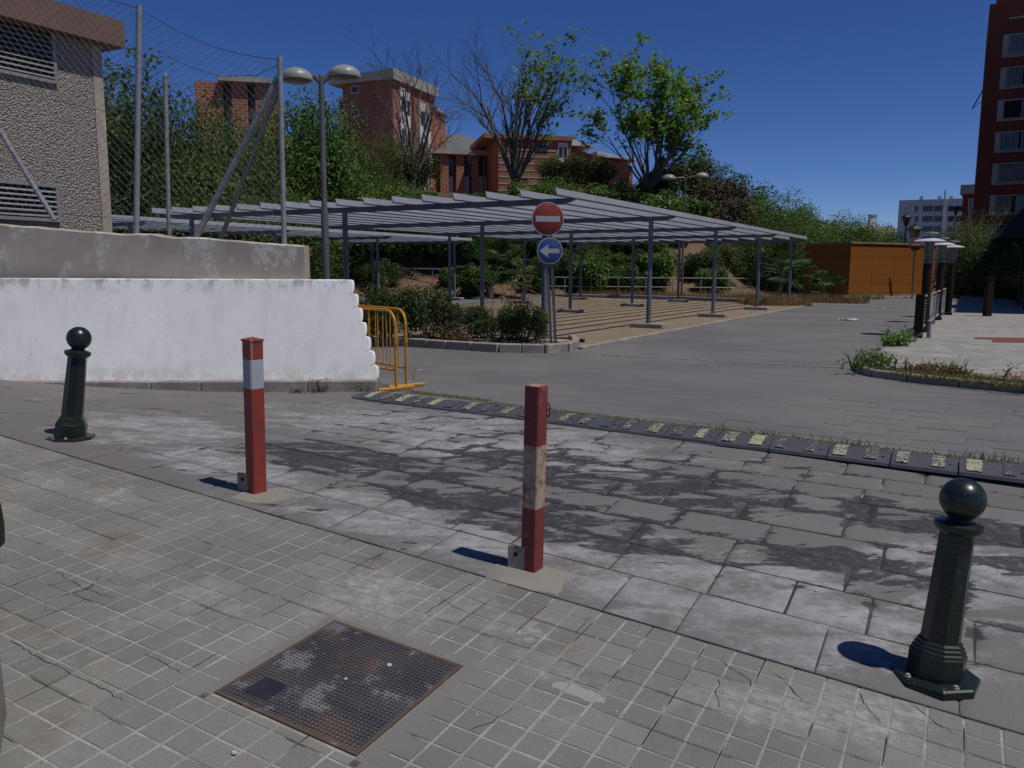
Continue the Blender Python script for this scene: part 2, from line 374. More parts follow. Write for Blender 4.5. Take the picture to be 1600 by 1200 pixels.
    MT['rubber'] = plain('black_rubber', (.075, .078, .092), (.055, .057, .068), 6, .75, 0, .3, 80)
    MT['patch'] = mk_patch()
    MT['yellow'] = plain('yellow_paint', (.58, .27, .012), (.50, .22, .010), 5, .4)
    MT['signred'] = plain('sign_red', (.23, .018, .010), (.20, .016, .010), 2, .5); MT['signwhite'] = plain('sign_white', (.38, .38, .39), (.33, .33, .34), 3, .5)
    MT['signblue'] = plain('sign_blue', (.022, .060, .22), (.02, .055, .2), 2, .4)
    MT['soil'] = plain('dry_soil', (.275, .205, .13), (.195, .15, .098), 1.6, .95, 0, .8, 9)
    MT['bank'] = plain('red_earth', (.19, .105, .062), (.10, .075, .04), .3, .95, 0, .4, 6)
    MT['ground'] = plain('ground_dirt', (.12, .105, .085), (.15, .13, .1), .2, .95)
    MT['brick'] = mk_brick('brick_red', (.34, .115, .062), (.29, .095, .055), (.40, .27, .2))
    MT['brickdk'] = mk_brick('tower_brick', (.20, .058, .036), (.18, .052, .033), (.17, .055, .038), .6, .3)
    MT['white'] = plain('white_render', (.76, .75, .72), (.66, .64, .61), .6, .8); MT['greybld'] = plain('grey_render', (.50, .51, .54), (.46, .47, .5), .3, .8)
    MT['roofc'] = plain('roof_concrete', (.44, .42, .385), (.32, .30, .275), .5, .9)
    MT['shutter'] = plain('shutter', (.30, .29, .29), (.25, .245, .25), 1, .7)
    MT['wood'] = mk_wood(); MT['woodtop'] = plain('roof_edge', (.32, .24, .16), (.25, .19, .13), 2, .8)
    MT['brownpost'] = plain('brown_post', (.030, .021, .017), (.022, .016, .013), 4, .75, 0, 0, 60, .1)
    MT['bark'] = plain('bark', (.115, .092, .072), (.165, .140, .112), 3, .95, 0, .5, 20); MT['twig'] = plain('twig', (.075, .055, .048), (.055, .042, .038), 3, .9)
    MT['la'] = leafmat('leaf_bright', (.085, .17, .024), (.15, .26, .040)); MT['lb'] = leafmat('leaf_mid', (.062, .125, .024), (.105, .18, .036))
    MT['lc'] = leafmat('leaf_dark', (.030, .064, .018), (.056, .100, .027)); MT['ld'] = leafmat('leaf_olive', (.085, .105, .034), (.125, .145, .052))
    MT['lt'] = leafmat('leaf_fresh', (.13, .24, .035), (.21, .34, .06), .45); MT['le'] = leafmat('leaf_red', (.10, .040, .026), (.065, .055, .020)); MT['dry'] = leafmat('dry_grass', (.20, .125, .058), (.27, .18, .085), .25, .9)
    MT['gr'] = leafmat('grass_green', (.08, .095, .024), (.17, .15, .055), .25, .8); MT['palm'] = leafmat('palm_leaf', (.040, .085, .022), (.068, .12, .030), .2)
    MT['orange'] = leafmat('palm_fruit', (.42, .17, .02), (.5, .22, .03), .1)
    MT['whitepaint'] = plain('road_paint', (.34, .33, .32), (.22, .21, .2), 7, .8); MT['redtile'] = plain('red_tile', (.20, .06, .055), (.17, .055, .05), 3, .8)
    MT['canopy'] = plain('black_canvas', (.008, .008, .008), (.010, .010, .010), 2, .95)
    MT['hat'] = plain('white_lamp_hat', (.62, .64, .68), (.55, .57, .6), 3, .4)
    MT['hillfar'] = plain('hazed_scrub_hill', (.10, .11, .105), (.14, .145, .135), .02, .95, 0, 0, .15); MT['hilltan'] = plain('tan_hill', (.24, .19, .14), (.19, .16, .12), .02, .95, 0, 0, .1)  # distance haze is put into the scrub hill's greyed colour
    MT['carpaint'] = plain('silver_car_paint', (.30, .31, .32), (.28, .29, .3), 1, .3, .4); MT['carblack'] = plain('car_trim', (.012, .012, .013), (.016, .016, .017), 4, .5)
    MT['pebblew'] = plain('chalk_stone', (.55, .53, .5), (.45, .43, .4), 20, .9); MT['bench'] = plain('bench_wood', (.42, .24, .13), (.36, .2, .11), 5, .7)
    t = NT('plaster_white'); MT['wplain'] = t.fin((.7, .7, .68), .8)
init_mats()
# ================================================================== GROUND
def grid_sheet(us, vs_, zf, name, mat, **kw):
    b = MB(); V = []; n = len(us)
    for v in vs_:
        for u in us:
            x, y = XY(u, v); V.append((x, y, zf(u, v)))
    b.add(V, [(j*n+i, j*n+i+1, (j+1)*n+i+1, (j+1)*n+i) for j in range(len(vs_)-1) for i in range(n-1)])
    return tag(b.build(name, mat), kind='structure')
ulist = [-900, -300, -120, -60, -30, -20, -14, -11, -9, -7, -5, -3, -1, 1, 3, 6, 9, 15, 30, 60, 150, 400, 900]
grid_sheet(ulist, [-400, -120, -40, -15, -6, -3, 0, 2, KERB-.02, KERB+.3, 5, 6, 7, BUMP, 12, 40, 90, 200, 500, 1500], lambda u, v: gz_uv(u, v)-.05, 'ground', MT['ground'])
# pavement of square slabs, four raised squares to a slab
grid_sheet([-16, -12, -9, -7, -5, -3, -1, 1, 3, 6], [-6, -3, 0, 1, 2, 3, KERB-.006], lambda u, v: gz_uv(u, v)-.0025, 'pavement', MT['joint'])
PAVE = bpy.data.objects['pavement']
def slab_mesh(seed):
    R = random.Random(seed); b = MB(); p = .149
    for i in (-.5, .5):
        for j in (-.5, .5):
            cx, cy, h = i*p, j*p, .0705+R.uniform(-.0012, .0006); z = R.uniform(-.0008, .0008); sh = [R.uniform(-.0012, .0012) for _ in range(8)]
            lo = [(cx-h+sh[0], cy-h+sh[1], -.006), (cx+h+sh[2], cy-h+sh[3], -.006), (cx+h+sh[4], cy+h+sh[5], -.006), (cx-h+sh[6], cy+h+sh[7], -.006)]
            q = .004; hi = [(x+(q if x < cx else -q), y+(q if y < cy else -q), z+.0008) for x, y, _ in lo]
            b.add(lo+hi, [(4, 5, 6, 7)]+[(k, (k+1) % 4, 4+(k+1) % 4, 4+k) for k in range(4)])
    return b
slabs = [slab_mesh(k).mesh('paving_slab', MT['tile']) for k in range(6)]
MH = (-2.785, -1.985, 2.36, 3.17)   # manhole u0,u1,v0,v1
rest = MB(); cnt = 0
def tile_basis(u, v):
    o = W(u, v); ex = (W(u+.1, v)-o).normalized(); ey = (W(u, v+.1)-o if v+.1 < KERB else o-W(u, v-.1)).normalized(); ez = ex.cross(ey); return o, Matrix((ex, ey, ez)).transposed()
for i in range(-44, 14):
    for j in range(-8, 14):
        u = TU0+(i+.5)*.298; v = TV0+(j+.5)*.298
        if MH[0]-.10 < u < MH[1]+.10 and MH[2]-.10 < v < MH[3]+.10: continue
        o, M = tile_basis(u, v); px, py = proj(o)
        if -25 < px < 1640 and py < 1235 and py > 0:
            t = link('paving_slab', random.choice(slabs), PAVE); cnt += 1
            a = random.choice((0, 1, 2, 3))*math.pi/2
            t.location = o+Vector((0, 0, random.uniform(-.001, .0012))); t.rotation_euler = (M @ RZ(a+random.uniform(-.006, .006))).to_euler()
        else:
            s = slab_mesh((i*31+j) % 6); rest.add([M @ Vector(p)+o for p in s.v], s.f)
tag(rest.build('slab_field', MT['tile'], PAVE), kind='stuff')
# slabs cut round the manhole: mortar collar
b = MB(); a = .10
for (u0, u1, v0, v1) in ((MH[0]-.115, MH[1]+.095, MH[3]+.004, MH[3]+.075), (MH[0]-.06, MH[0]-.004, MH[2]-.05, MH[3]+.003), (MH[1]+.004, MH[1]+.10, MH[2]-.05, MH[3]+.003)):
    P = [W(u, v, .0005) for u, v in ((u0, v0), (u1, v0), (u1, v1), (u0, v1))]; b.quad(*P)
b.build('mortar_collar', MT['tile'], PAVE)
# small square pads left of the collar
def pads(us, vs_):
    b = MB()
    for u0, u1 in us:
        for v0, v1 in vs_:
            lo = [W(u, v, -.004) for u, v in ((u0, v0), (u1, v0), (u1, v1), (u0, v1))]; c = sum(lo, Vector())/4
            hi = [c+(p-c)*.94+Vector((0, 0, .0045)) for p in lo]; b.add(lo+hi, [(4, 5, 6, 7)]+[(k, (k+1) % 4, 4+(k+1) % 4, 4+k) for k in range(4)])
    return b
u0 = TU0+math.floor((MH[0]-.1-TU0)/.298)*.298; v0 = TV0+math.floor((MH[2]-.1-TV0)/.298)*.298
def fill(u_a, u_b, v_a, v_b):
    us = []; x = u_a
    while x < u_b-.01: us.append((x+.004, min(x+.149, u_b)-.004)); x += .149
    vv = []; x = v_a
    while x < v_b-.01: vv.append((x+.004, min(x+.149, v_b)-.004)); x += .149
    for p in us:
        for q in vv: pads([p], [q]).build('cut_slab', MT['tile'], PAVE)
edges_u = sorted({TU0+k*.298 for k in range(-20, 5)}); edges_v = sorted({TV0+k*.298 for k in range(0, 15)})
hu = [k for k in range(-44, 14) if MH[0]-.10 < TU0+(k+.5)*.298 < MH[1]+.10]; hv = [k for k in range(-8, 14) if MH[2]-.10 < TV0+(k+.5)*.298 < MH[3]+.10]
HU0, HU1 = TU0+hu[0]*.298, TU0+(hu[-1]+1)*.298; HV0, HV1 = TV0+hv[0]*.298, TV0+(hv[-1]+1)*.298
if HU0 < MH[0]-.07: fill(HU0, MH[0]-.06, HV0, HV1)
if HU1 > MH[1]+.11: fill(MH[1]+.10, HU1, HV0, HV1)
if HV0 < MH[2]-.02: fill(max(HU0, MH[0]-.06), min(HU1, MH[1]+.10), HV0, MH[2]-.008)
if HV1 > MH[3]+.08: fill(max(HU0, MH[0]-.06), min(HU1, MH[1]+.10), MH[3]+.075, HV1)
# cracked lines across the slabs
CRK = [[(1120, 1028), (1135, 1040), (1150, 1050), (1172, 1065), (1176, 1075)], [(1082, 1045), (1118, 1056), (1160, 1068), (1175, 1073)], [(1125, 1060), (1120, 1080), (1124, 1108)], [(1198, 1045), (1222, 1060), (1238, 1078), (1254, 1098)], [(1340, 1080), (1355, 1105), (1378, 1135)],
       [(1425, 1100), (1460, 1130), (1495, 1150)], [(925, 962), (912, 976), (900, 992)], [(752, 904), (730, 916), (700, 936), (662, 960)], [(85, 893), (110, 908), (130, 920), (180, 936)], [(5, 921), (45, 906), (85, 893)], [(17, 1002), (60, 1028), (100, 1048), (150, 1072), (195, 1097)], [(225, 1020), (250, 1035), (283, 1052), (310, 1040), (345, 1018)],
       [(690, 935), (705, 945), (725, 955)], [(800, 1105), (770, 1130), (735, 1142)]]
for cr in CRK:
    b = MB(); P = [gpix(*p) for p in cr]; Q = []
    for a_, c_ in zip(P[:-1], P[1:]):
        nn = max(2, int((c_-a_).length/.03)); Q += [a_.lerp(c_, k/nn)+Vector((random.gauss(0, .004), random.gauss(0, .004), 0)) for k in range(nn)]
    Q.append(P[-1]); V = []
    for i_, q in enumerate(Q):
        d_ = (Q[min(i_+1, len(Q)-1)]-Q[max(i_-1, 0)]); n_ = Vector((-d_.y, d_.x, 0)).normalized()*random.uniform(.0008, .0022)*(1 if 0 < i_ < len(Q)-1 else .2); z_ = gz_uv(*UV(q.x, q.y))+.0035
        V += [(q.x-n_.x, q.y-n_.y, z_), (q.x+n_.x, q.y+n_.y, z_)]
    b.add(V, [(2*i_, 2*i_+1, 2*i_+3, 2*i_+2) for i_ in range(len(Q)-1)]); b.build('crack', MT['castlow'], PAVE)
b = MB(); V = []; uu_ = [-9+.06*k for k in range(190)]
for u in uu_:
    w_ = .004+.004*abs(math.sin(u*3.3)+.6*math.sin(u*11))*random.uniform(.4, 1.1); V += [W(u, KERB-.004-w_, .003), W(u, KERB+.001+w_*.4, .004)]
b.add(V, [(2*k, 2*k+2, 2*k+3, 2*k+1) for k in range(len(uu_)-1)]); b.build('open_joint', MT['castlow'], PAVE)
# driveway of stamped blocks
grid_sheet([-16, -13, -11, -9, -7.5]+[-6.2+.5*i for i in range(20)]+[4, 6], [KERB+.004, 4.6, 5.2, 5.9, 6.6, 7.2, BUMP, 8.6], lambda u, v: gz_uv(u, v)-.012, 'driveway', MT['wetjoint'])
DRV = bpy.data.objects['driveway']
def block(name, u0, u1, v0, v1, mat, par, g=.006, top=0.0, zf=None, sub=1, drop=.008):
    """one stamped block: crowned top, worn rounded arris; 'edge' runs 1 at the joint to 0 a hand inside it"""
    zf = zf or (lambda u, v: gz_uv(u, v)); R = random; j = g*.5; tz = top+R.uniform(-.0015, .0015)
    du, dv = min(.07, (u1-u0)*.24), min(.06, (v1-v0)*.24)
    nu = max(1, int((u1-u0)/.5)) if sub else 1; nv = max(1, int((v1-v0)/.5)) if sub else 1
    U = [u0+g, u0+g+.012, u0+g+du]+[u0+(u1-u0)*k/nu for k in range(1, nu)]+[u1-g-du, u1-g-.012, u1-g]
    Vv = [v0+g, v0+g+.012, v0+g+dv]+[v0+(v1-v0)*k/nv for k in range(1, nv)]+[v1-g-dv, v1-g-.012, v1-g]
    b = MB(); P = []; E_ = []; n = len(U); m_ = len(Vv)
    for jv, v in enumerate(Vv):
        for iu, u in enumerate(U):
            d = min(iu, n-1-iu, jv, m_-1-jv)
            uu = u+(R.uniform(-j, j) if d < 2 else 0); v2 = v+(R.uniform(-j, j) if d < 2 else 0)
            x, y = XY(uu, v2); P.append((x, y, zf(uu, v2)+tz-(drop if d == 0 else (.0012 if d == 1 else R.uniform(0, .001))))); E_.append(1.0 if d == 0 else (.88 if d == 1 else 0.0))
    b.add(P, [(q*n+i, q*n+i+1, (q+1)*n+i+1, (q+1)*n+i) for q in range(m_-1) for i in range(n-1)])
    ring = [(i, 0) for i in range(n)]+[(n-1, q) for q in range(1, m_)]+[(i, m_-1) for i in range(n-2, -1, -1)]+[(0, q) for q in range(m_-2, 0, -1)]
    k = len(P); b.v += [(P[q*n+i][0], P[q*n+i][1], P[q*n+i][2]-.012) for i, q in ring]; E_ += [1.0]*len(ring)
    for a_ in range(len(ring)):
        i0, q0 = ring[a_]; i1, q1 = ring[(a_+1) % len(ring)]; b.f.append([q0*n+i0, k+a_, k+(a_+1) % len(ring), q1*n+i1]); b.mi.append(0)
    o = b.build(name, mat, par, smooth=True)
    at_ = o.data.attributes.new('edge', 'FLOAT', 'POINT'); at_.data.foreach_set('value', E_); return o
def bump_front(u): return 7.84-(u+6.42)*(.60/6.93)
rows = [KERB+.005, 4.60, 5.03, 5.43, 5.80, 6.16, 6.49, 6.79, 7.08]
for r in range(len(rows)-1):
    u = -6.3; first = True
    while u < 2.2:
        L = random.uniform(.25, .75) if first else random.uniform(.42, .80); first = False; block('paving_block', u, u+L, rows[r], rows[r+1], MT['block'], DRV, .007 if r else .004); u += L
u = -6.3
while u < 2.2:
    L = random.uniform(.5, .8); vb = bump_front(u+L/2)+.45
    vv = 7.08
    while vv < vb-.05: block('paving_block', u, u+L, vv, min(vv+.36, vb), MT['block'], DRV, .006); vv += .36
    u += L
for (a0, a1, v0, v1) in ((-16, -10.2, KERB+.005, 5.6), (-10.2, -8.2, KERB+.005, 5.6), (-8.2, -6.3, KERB+.005, 5.6), (-16, -10.8, 5.6, 8.55), (-10.8, -8.6, 5.6, 8.55), (-8.6, -6.3, 5.6, 8.55), (2.5, 6, KERB+.005, 7.9)):
    block('driveway_slab', a0, a1, v0, v1, MT['slab'], DRV, .003)
# the level road beyond the speed bump
rd = MB()
def roadpt(u, v, z): x, y = XY(u, v); return (x, y, z)
rv = [8.0, 9, 11, 14, 18, 24, 32, 45, 60, 90, 140]; ru = [-40, -25, -16, -12, -9, -6.5, -4, -2, 0, 2, 4, 8, 15, 30, 60]
rd.add([roadpt(u, v if k else (bump_front(max(-7, min(6, u)))+.5 if u > -6.9 else 8.545), -.006) for k, v in enumerate(rv) for u in ru], [(j*len(ru)+i, j*len(ru)+i+1, (j+1)*len(ru)+i+1, (j+1)*len(ru)+i) for j in range(len(rv)-1) for i in range(len(ru)-1)])
ROAD = tag(rd.build('road', MT['road']), kind='structure')
vr = 0
for r in range(9):
    u = -2.6+random.uniform(-.4, .4)-(.0 if r < 5 else -1)
    while u < 3.6:
        L = random.uniform(.5, .8); f = lambda uu, off: bump_front(uu)+.95+off
        v0, v1 = f(u, r*.36), f(u, (r+1)*.36)
        px, py = proj((*XY(u+L/2, (v0+v1)/2), 0))
        if -20 < px < 1640: block('paving_block', u, u+L, v0, v1, MT['road'], ROAD, .004, 0, lambda a, c: 0.0, 0, .0035)
        u += L
# thin white painted line across the road, worn away in places
b = MB()
A0, A1 = onz(930, 553), onz(1334, 575)
for k in range(34):
    if random.random() < .18: continue
    p = A0.lerp(A1, k/34); q = A0.lerp(A1, (k+random.uniform(.5, .95))/34); d = (q-p).normalized(); n = Vector((-d.y, d.x, 0))*random.uniform(.02, .055)
    for w in (p, q): w.z = .004
    b.quad(p-n, q-n, q+n, p+n)
b.build('painted_line', MT['whitepaint'], ROAD)
# ================================================================== SPEED BUMP
def bp(u, dv, z): x, y = XY(u, bump_front(u)+dv); return Vector((x, y, z))
SB = thing('speed_bump', bp(-3, .22, 0), 'black rubber speed bump with worn pale yellow patches across the driveway', 'speed bump')
prof = [(0, -.004), (.012, .022), (.11, .047), (.22, .066), (.30, .066), (.40, .054), (.52, .022), (.54, -.004)]
k = 0; u = -6.42; bw = .5
def bseg(u0, u1, prof, b, mi=0, lift=0.0):
    V = [bp(uu, a, gz_uv(uu, bump_front(uu)+a)*.0+h+lift) for uu in (u0, u1) for a, h in prof]; n = len(prof)
    b.add(V, [(i, n+i, n+i+1, i+1) for i in range(n-1)]+[tuple(range(n)), tuple(range(2*n-1, n-1, -1))], mi)
# rounded end
b = MB(); b.add([bp(-6.42-.30*math.sin(math.pi*t/10)*(1 if 1 else 0), a, h) for t in (0,) for a, h in prof]+[bp(-6.42-.28*s, .27+(a-.27)*(1-s*s)**.5, max(-.004, h*(1-s*.8))) for s in (.5, .85, 1.0) for a, h in prof],
    [(q*8+i+1, (q+1)*8+i+1, (q+1)*8+i, q*8+i) for q in range(3) for i in range(7)])
b.build('end_cap', MT['rubber'], SB, smooth=True)
while u < 2.6:
    b = MB(); g = .006; j = random.uniform(-.006, .006); pr = [(a+j, h+random.uniform(-.002, .002)) for a, h in prof]
    bseg(u+g, u+bw-g, pr, b)
    if random.random() < .5: b.tube([bp(u+.09, .05, .028), bp(u+.09, .05, .046)], .014, 8)
    b.tube([bp(u+bw-.06, .12, .04), bp(u+bw-.06, .12, .056)], .013, 8)
    b.tube([bp(u+bw-.06, .33, .04), bp(u+bw-.06, .33, .054)], .013, 8)
    md = b.build('rubber_module', MT['rubber'], SB, smooth=True)
    for s0 in (.05, .30):
        s0 += random.uniform(-.012, .012); pw = random.uniform(.08, .12); q = MB(); pp = [(a+j, h+.003) for a, h in prof[1:6]]; pp = [(pp[0][0]+.03, pp[0][1]+.0115)]+pp[1:]
        V = [bp(uu, a, h+.0028) for uu in (u+s0, u+s0+pw) for a, h in pp]; n = len(pp); q.add(V, [(i, n+i, n+i+1, i+1) for i in range(n-1)]); q.build('reflective_patch', MT['patch'], md)
    u += bw
# grass strip in the gap behind the bump
def blades(b, n, pf, h, w, spread=.35):
    for _ in range(n):
        p = Vector(pf()); hh = random.uniform(*h); a = random.uniform(0, 6.28); d = Vector((math.cos(a), math.sin(a), 0)); t = Vector((random.gauss(0, spread), random.gauss(0, spread), 1)).normalized()*hh
        s_ = d*w; m = p+t*.55+d.cross(Vector((0, 0, 1)))*hh*.05
        b.add([p-s_, p+s_, m+s_*.7, p+t+Vector((t.x, t.y, 0))*.4, m-s_*.7], [(0, 1, 2, 4), (4, 2, 3)])
b = MB()
def gs():
    u = random.uniform(-6.3, 2.8); n = math.sin(u*3.1)+math.sin(u*7.7+1); return (*XY(u, bump_front(u)+.76+random.gauss(0, .05)-(u+6.4)*.012+(.14 if u < -5 else 0)), -.004)
blades(b, 5200, gs, (.008, .032), .004, .9)
def gs2():
    u = random.choice([-.9, -.75, .1, .3, .55, -2.1, -1.6])+random.gauss(0, .12); return (*XY(u, bump_front(u)+.76+random.gauss(0, .03)), -.004)
blades(b, 160, gs2, (.04, .11), .004, .5)
b2 = MB()
tag(b.build('grass_strip', [MT['gr']]), 'short dry green grass growing in the gap behind the speed bump', 'grass', kind='stuff')
b = MB()
V = []; us = [-6.5+.3*i for i in range(33)]
for u in us:
    c = bump_front(u)+.76-(u+6.4)*.012+(.14 if u < -5 else 0); w = .075+.02*math.sin(u*5)
    V += [(*XY(u, c-w), -.002), (*XY(u, c+w), -.002)]
b.add(V, [(2*i, 2*i+2, 2*i+3, 2*i+1) for i in range(len(us)-1)])
tag(b.build('soil_gap', MT['ground']), kind='structure')
# ================================================================== MANHOLE COVER
mc = W((MH[0]+MH[1])/2, (MH[2]+MH[3])/2)
MHO = thing('manhole_cover', mc, 'square rusty cast iron grid cover set in the paved footpath', 'manhole cover')
o, M = tile_basis((MH[0]+MH[1])/2, (MH[2]+MH[3])/2); hw = .4
def mhbox(b, x, y, sx, sy, z0, z1): b.box(o+M @ Vector((x, y, (z0+z1)/2)), (sx, sy, z1-z0), M)
b = MB()
for s in (-1, 1): mhbox(b, s*(hw-.009), 0, .018, 2*hw, -.008, .006); mhbox(b, 0, s*(hw-.009), 2*hw-.036, .018, -.008, .006)
b.build('frame', MT['rust'], MHO)
b = MB(); mhbox(b, 0, 0, 2*hw-.036, 2*hw-.036, -.02, -.0035); b.build('plate', MT['castlow'], MHO)
b = MB(); N = 34; st = (2*hw-.05)/N
hx0, hx1, hy0, hy1 = -.30, -.17, -.26, -.13
def inhole(x, y): return hx0 < x < hx1 and -.32 < y < -.19
for i in range(N+1):
    x = -hw+.025+i*st
    if hx0 < x < hx1: mhbox(b, x, -.355, .0105, .07, -.0035, .0045); mhbox(b, x, .0925, .0105, .565, -.0035, .0045)
    else: mhbox(b, x, 0, .0105, 2*hw-.036, -.0035, .0045)
    if -.32 < x < -.19: mhbox(b, -.345, x, .08, .0095, -.0035, .0042); mhbox(b, .105, x, .55, .0095, -.0035, .0042)
    else: mhbox(b, 0, x, 2*hw-.036, .0095, -.0035, .0042)
tag(b.build('grid', MT['cast'], MHO), kind='stuff')
b = MB(); mhbox(b, -.235, -.255, .135, .135, -.0035, .0048); b.build('lifting_plate', plain('lifting_plate', (.03, .03, .042), (.045, .043, .055), 14, .45, .3), MHO)
# stones lying about
def stone(p, r, lab):
    b = MB(); R = random; V = []; 
    for (zz, rr) in ((0, .8), (.35, 1), (.8, .7)):
        for k in range(7): a = k*.9; V.append(Vector(p)+Vector((math.cos(a)*r*rr*R.uniform(.75, 1.2), math.sin(a)*r*rr*R.uniform(.75, 1.2), r*zz*R.uniform(.85, 1.1))))
    b.add(V, [(q*7+k, q*7+(k+1) % 7, q*7+7+(k+1) % 7, q*7+7+k) for q in range(2) for k in range(7)]+[tuple(range(14, 21)), tuple(range(6, -1, -1))])
    return b.build('stone', MT['pebblew'], None, org=p), lab
for (x, y, r, lab) in ((366, 1179, .013, 'small white stone on the footpath slabs beside the rusty cover'), (608, 1042, .014, 'white stone lying alone on the iron grid cover'), (540, 1063, .010, 'small pale stone on the middle of the iron grid cover')):
    p = gpix(x, y); p.z += .004; s, l = stone(p, r, lab); tag(s, l, 'stone')
for k in range(22):
    x, y = random.choice([(880+random.gauss(0, 40), 985+random.gauss(0, 14)), (1080+random.gauss(0, 110), 910+random.gauss(0, 22)), (760+random.gauss(0, 200), 980+random.gauss(0, 60))])
    p = gpix(x, y)
    u_, v_ = UV(p.x, p.y)
    if MH[0] < u_ < MH[1] and MH[2] < v_ < MH[3]: continue
    p.z += .001; s, l = stone(p, random.uniform(.0035, .0075), ''); tag(s, 'tiny white cement crumb lying near the faded red post', 'crumb', 'cement crumbs on the ground')
# ================================================================== BOLLARDS
def bollard(base, lean, label, rz):
    t = thing('bollard', base, label, 'bollard', 'ball-topped iron bollards', rz)
    Mx = lean; L = Vector
    def put(name, prof, n, ph=0.0, smooth=True, lean_=True):
        b = MB(); b.lathe((0, 0, 0), prof, n, 0, Mx if lean_ else None, ph); return link(name, b.mesh(name, MT['iron'], smooth), t)
    e = math.pi/8
    put('base_plate', [(.205, -.03), (.205, .012), (.195, .02), (.12, .021)], 8, e, False, False)
    put('plinth', [(.132, .005), (.132, .13), (.124, .138), (.124, .150), (.114, .156), (.114, .17), (.104, .176), (.104, .188), (.09, .198), (.085, .2)], 8, e, False)
    put('shaft', [(.092, .19), (.078, .74), (.078, .742)], 8, e, False)
    c = put('collar', [(.080, .735), (.098, .75), (.108, .765), (.108, .785), (.098, .79), (.06, .80), (.052, .815), (.056, .83)], 24)
    R = .103; z0 = .905
    put('ball', [(.03, z0-.098)]+[(R*math.cos(a), z0+R*math.sin(a)) for a in [math.radians(d) for d in range(-65, 90, 10)]]+[(.004, z0+R)], 32)
    for (ax, ay) in ((.16, .02), (-.16, -.03), (.0, -.165), (.02, .165)):
        b = MB(); b.lathe((ax, ay, .018), [(.016, 0), (.016, .007), (.011, .008), (.011, .016), (.004, .018)], 6); link('bolt', b.mesh('bolt', MT['bracket']), t)
    b = MB(); w = .024; nrm = Mx @ Vector((math.cos(-1.9), math.sin(-1.9), 0))
    return t
def tilt(ax, ay): return (Matrix.Rotation(ay, 3, 'Y') @ Matrix.Rotation(ax, 3, 'X'))
# right one leans a little to the right, the left one visibly so
pR = gpix(1460, 1056); bollard(pR-Vector((0, 0, .0)), tilt(0, math.radians(4.6)), 'dark green iron bollard with ball top leaning over its bolted base plate', math.radians(6))
pL = gpix(110, 684); BL = bollard(pL, tilt(0, math.radians(8)), 'weathered dark iron bollard with ball top standing before the white wall', math.radians(15))
b = MB(); c = pL+Vector((0, 0, .64)); d_ = Vector((.4, -.91, 0)).normalized(); e_ = Vector((d_.y*-1, d_.x, 0))
q0 = c+Vector((.06, 0, 0))+d_*.0845; b.quad(q0-e_*.028, q0-Vector((0, 0, .035)), q0+e_*.028, q0+Vector((0, 0, .035)))
b.quad(q0+d_*.004-e_*.018, q0+d_*.004-Vector((0, 0, .023)), q0+d_*.004+e_*.018, q0+d_*.004+Vector((0, 0, .023)))
# ================================================================== RED POSTS
def red_post(base, lean, rz, label, bands, mats, h, cap, w=.1):
    t = thing('parking_post', base, label, 'post', None, rz); M = lean
    zs = [0.0]+[z for z, _ in bands]; 
    for i, (z1, m) in enumerate(bands):
        z0 = zs[i]; b = MB(); b.box((0, 0, 0), (w, w, z1-z0), None, 0, .005 if False else 0); b.v = []; b.f = []; b.mi = []
        c = .008; x = w/2
        P = [(-x+c, -x), (x-c, -x), (x, -x+c), (x, x-c), (x-c, x), (-x+c, x), (-x, x-c), (-x, -x+c)]
        if i == 0: z0 -= .02
        b.prism([(p[0], p[1]) for p in P], z0, z1)
        b.v = [tuple(M @ Vector(p)) for p in b.v]
        link('post_section', b.mesh('post_section', m), t)
    b = MB()
    if cap:
        x = w/2+.004; b.add([M @ Vector(p) for p in [(-x, -x, h-.001), (x, -x, h-.001), (x, x, h-.001), (-x, x, h-.001), (-x, -x, h+.012), (x, -x, h+.012), (x, x, h+.012), (-x, x, h+.012), (0, 0, h+.03)]], [(0, 1, 5, 4), (1, 2, 6, 5), (2, 3, 7, 6), (3, 0, 4, 7), (4, 5, 8), (5, 6, 8), (6, 7, 8), (7, 4, 8)])
    else: x = w/2-.006; b.add([M @ Vector((sx*x, sy*x, h+.003)) for sx, sy in ((-1, -1), (1, -1), (1, 1), (-1, 1))]+[M @ Vector((sx*x, sy*x, h-.001)) for sx, sy in ((-1, -1), (1, -1), (1, 1), (-1, 1))], [(0, 1, 2, 3)]+[(4+k, 4+(k+1) % 4, (k+1) % 4, k) for k in range(4)])
    link('post_cap', b.mesh('post_cap', mats[0] if cap else MT['bandold']), t)
    # padlock bracket on the side towards the footpath
    b = MB(); b.box((-.07, -.064, .075), (.115, .006, .15), RZ(math.radians(16))); b.box((-.05, -.02, .06), (.006, .075, .11)); br = link('bracket', b.mesh('bracket', MT['bracket']), t)
    b = MB(); b.lathe((0, 0, 0), [(.014, 0), (.014, .003), (.002, .0032)], 14, 0, Matrix.Rotation(math.radians(90), 3, 'X')); 
    q = link('keyhole', b.mesh('keyhole', MT['dark']), br); q.location = (-.075, -.0695, .10); q.rotation_euler = (0, 0, math.radians(16))
    return t
prz = math.atan2(KU.y, KU.x)
p1 = gpix(401, 769); p2 = gpix(831, 889)
red_post(p1, tilt(0, math.radians(1.2)), prz-math.radians(12), 'bright red square post with one grey band and pointed cap, set in mortar', [(.80, MT['red']), (1.015, MT['band']), (1.15, MT['red'])], [MT['red']], 1.15, True, .112)
red_post(p2, tilt(0, math.radians(1.1)), prz-math.radians(6), 'faded red square post with rusty white band round its middle', [(.40, MT['redold']), (.79, MT['bandold']), (1.15, MT['redold'])], [MT['redold']], 1.15, False, .106)
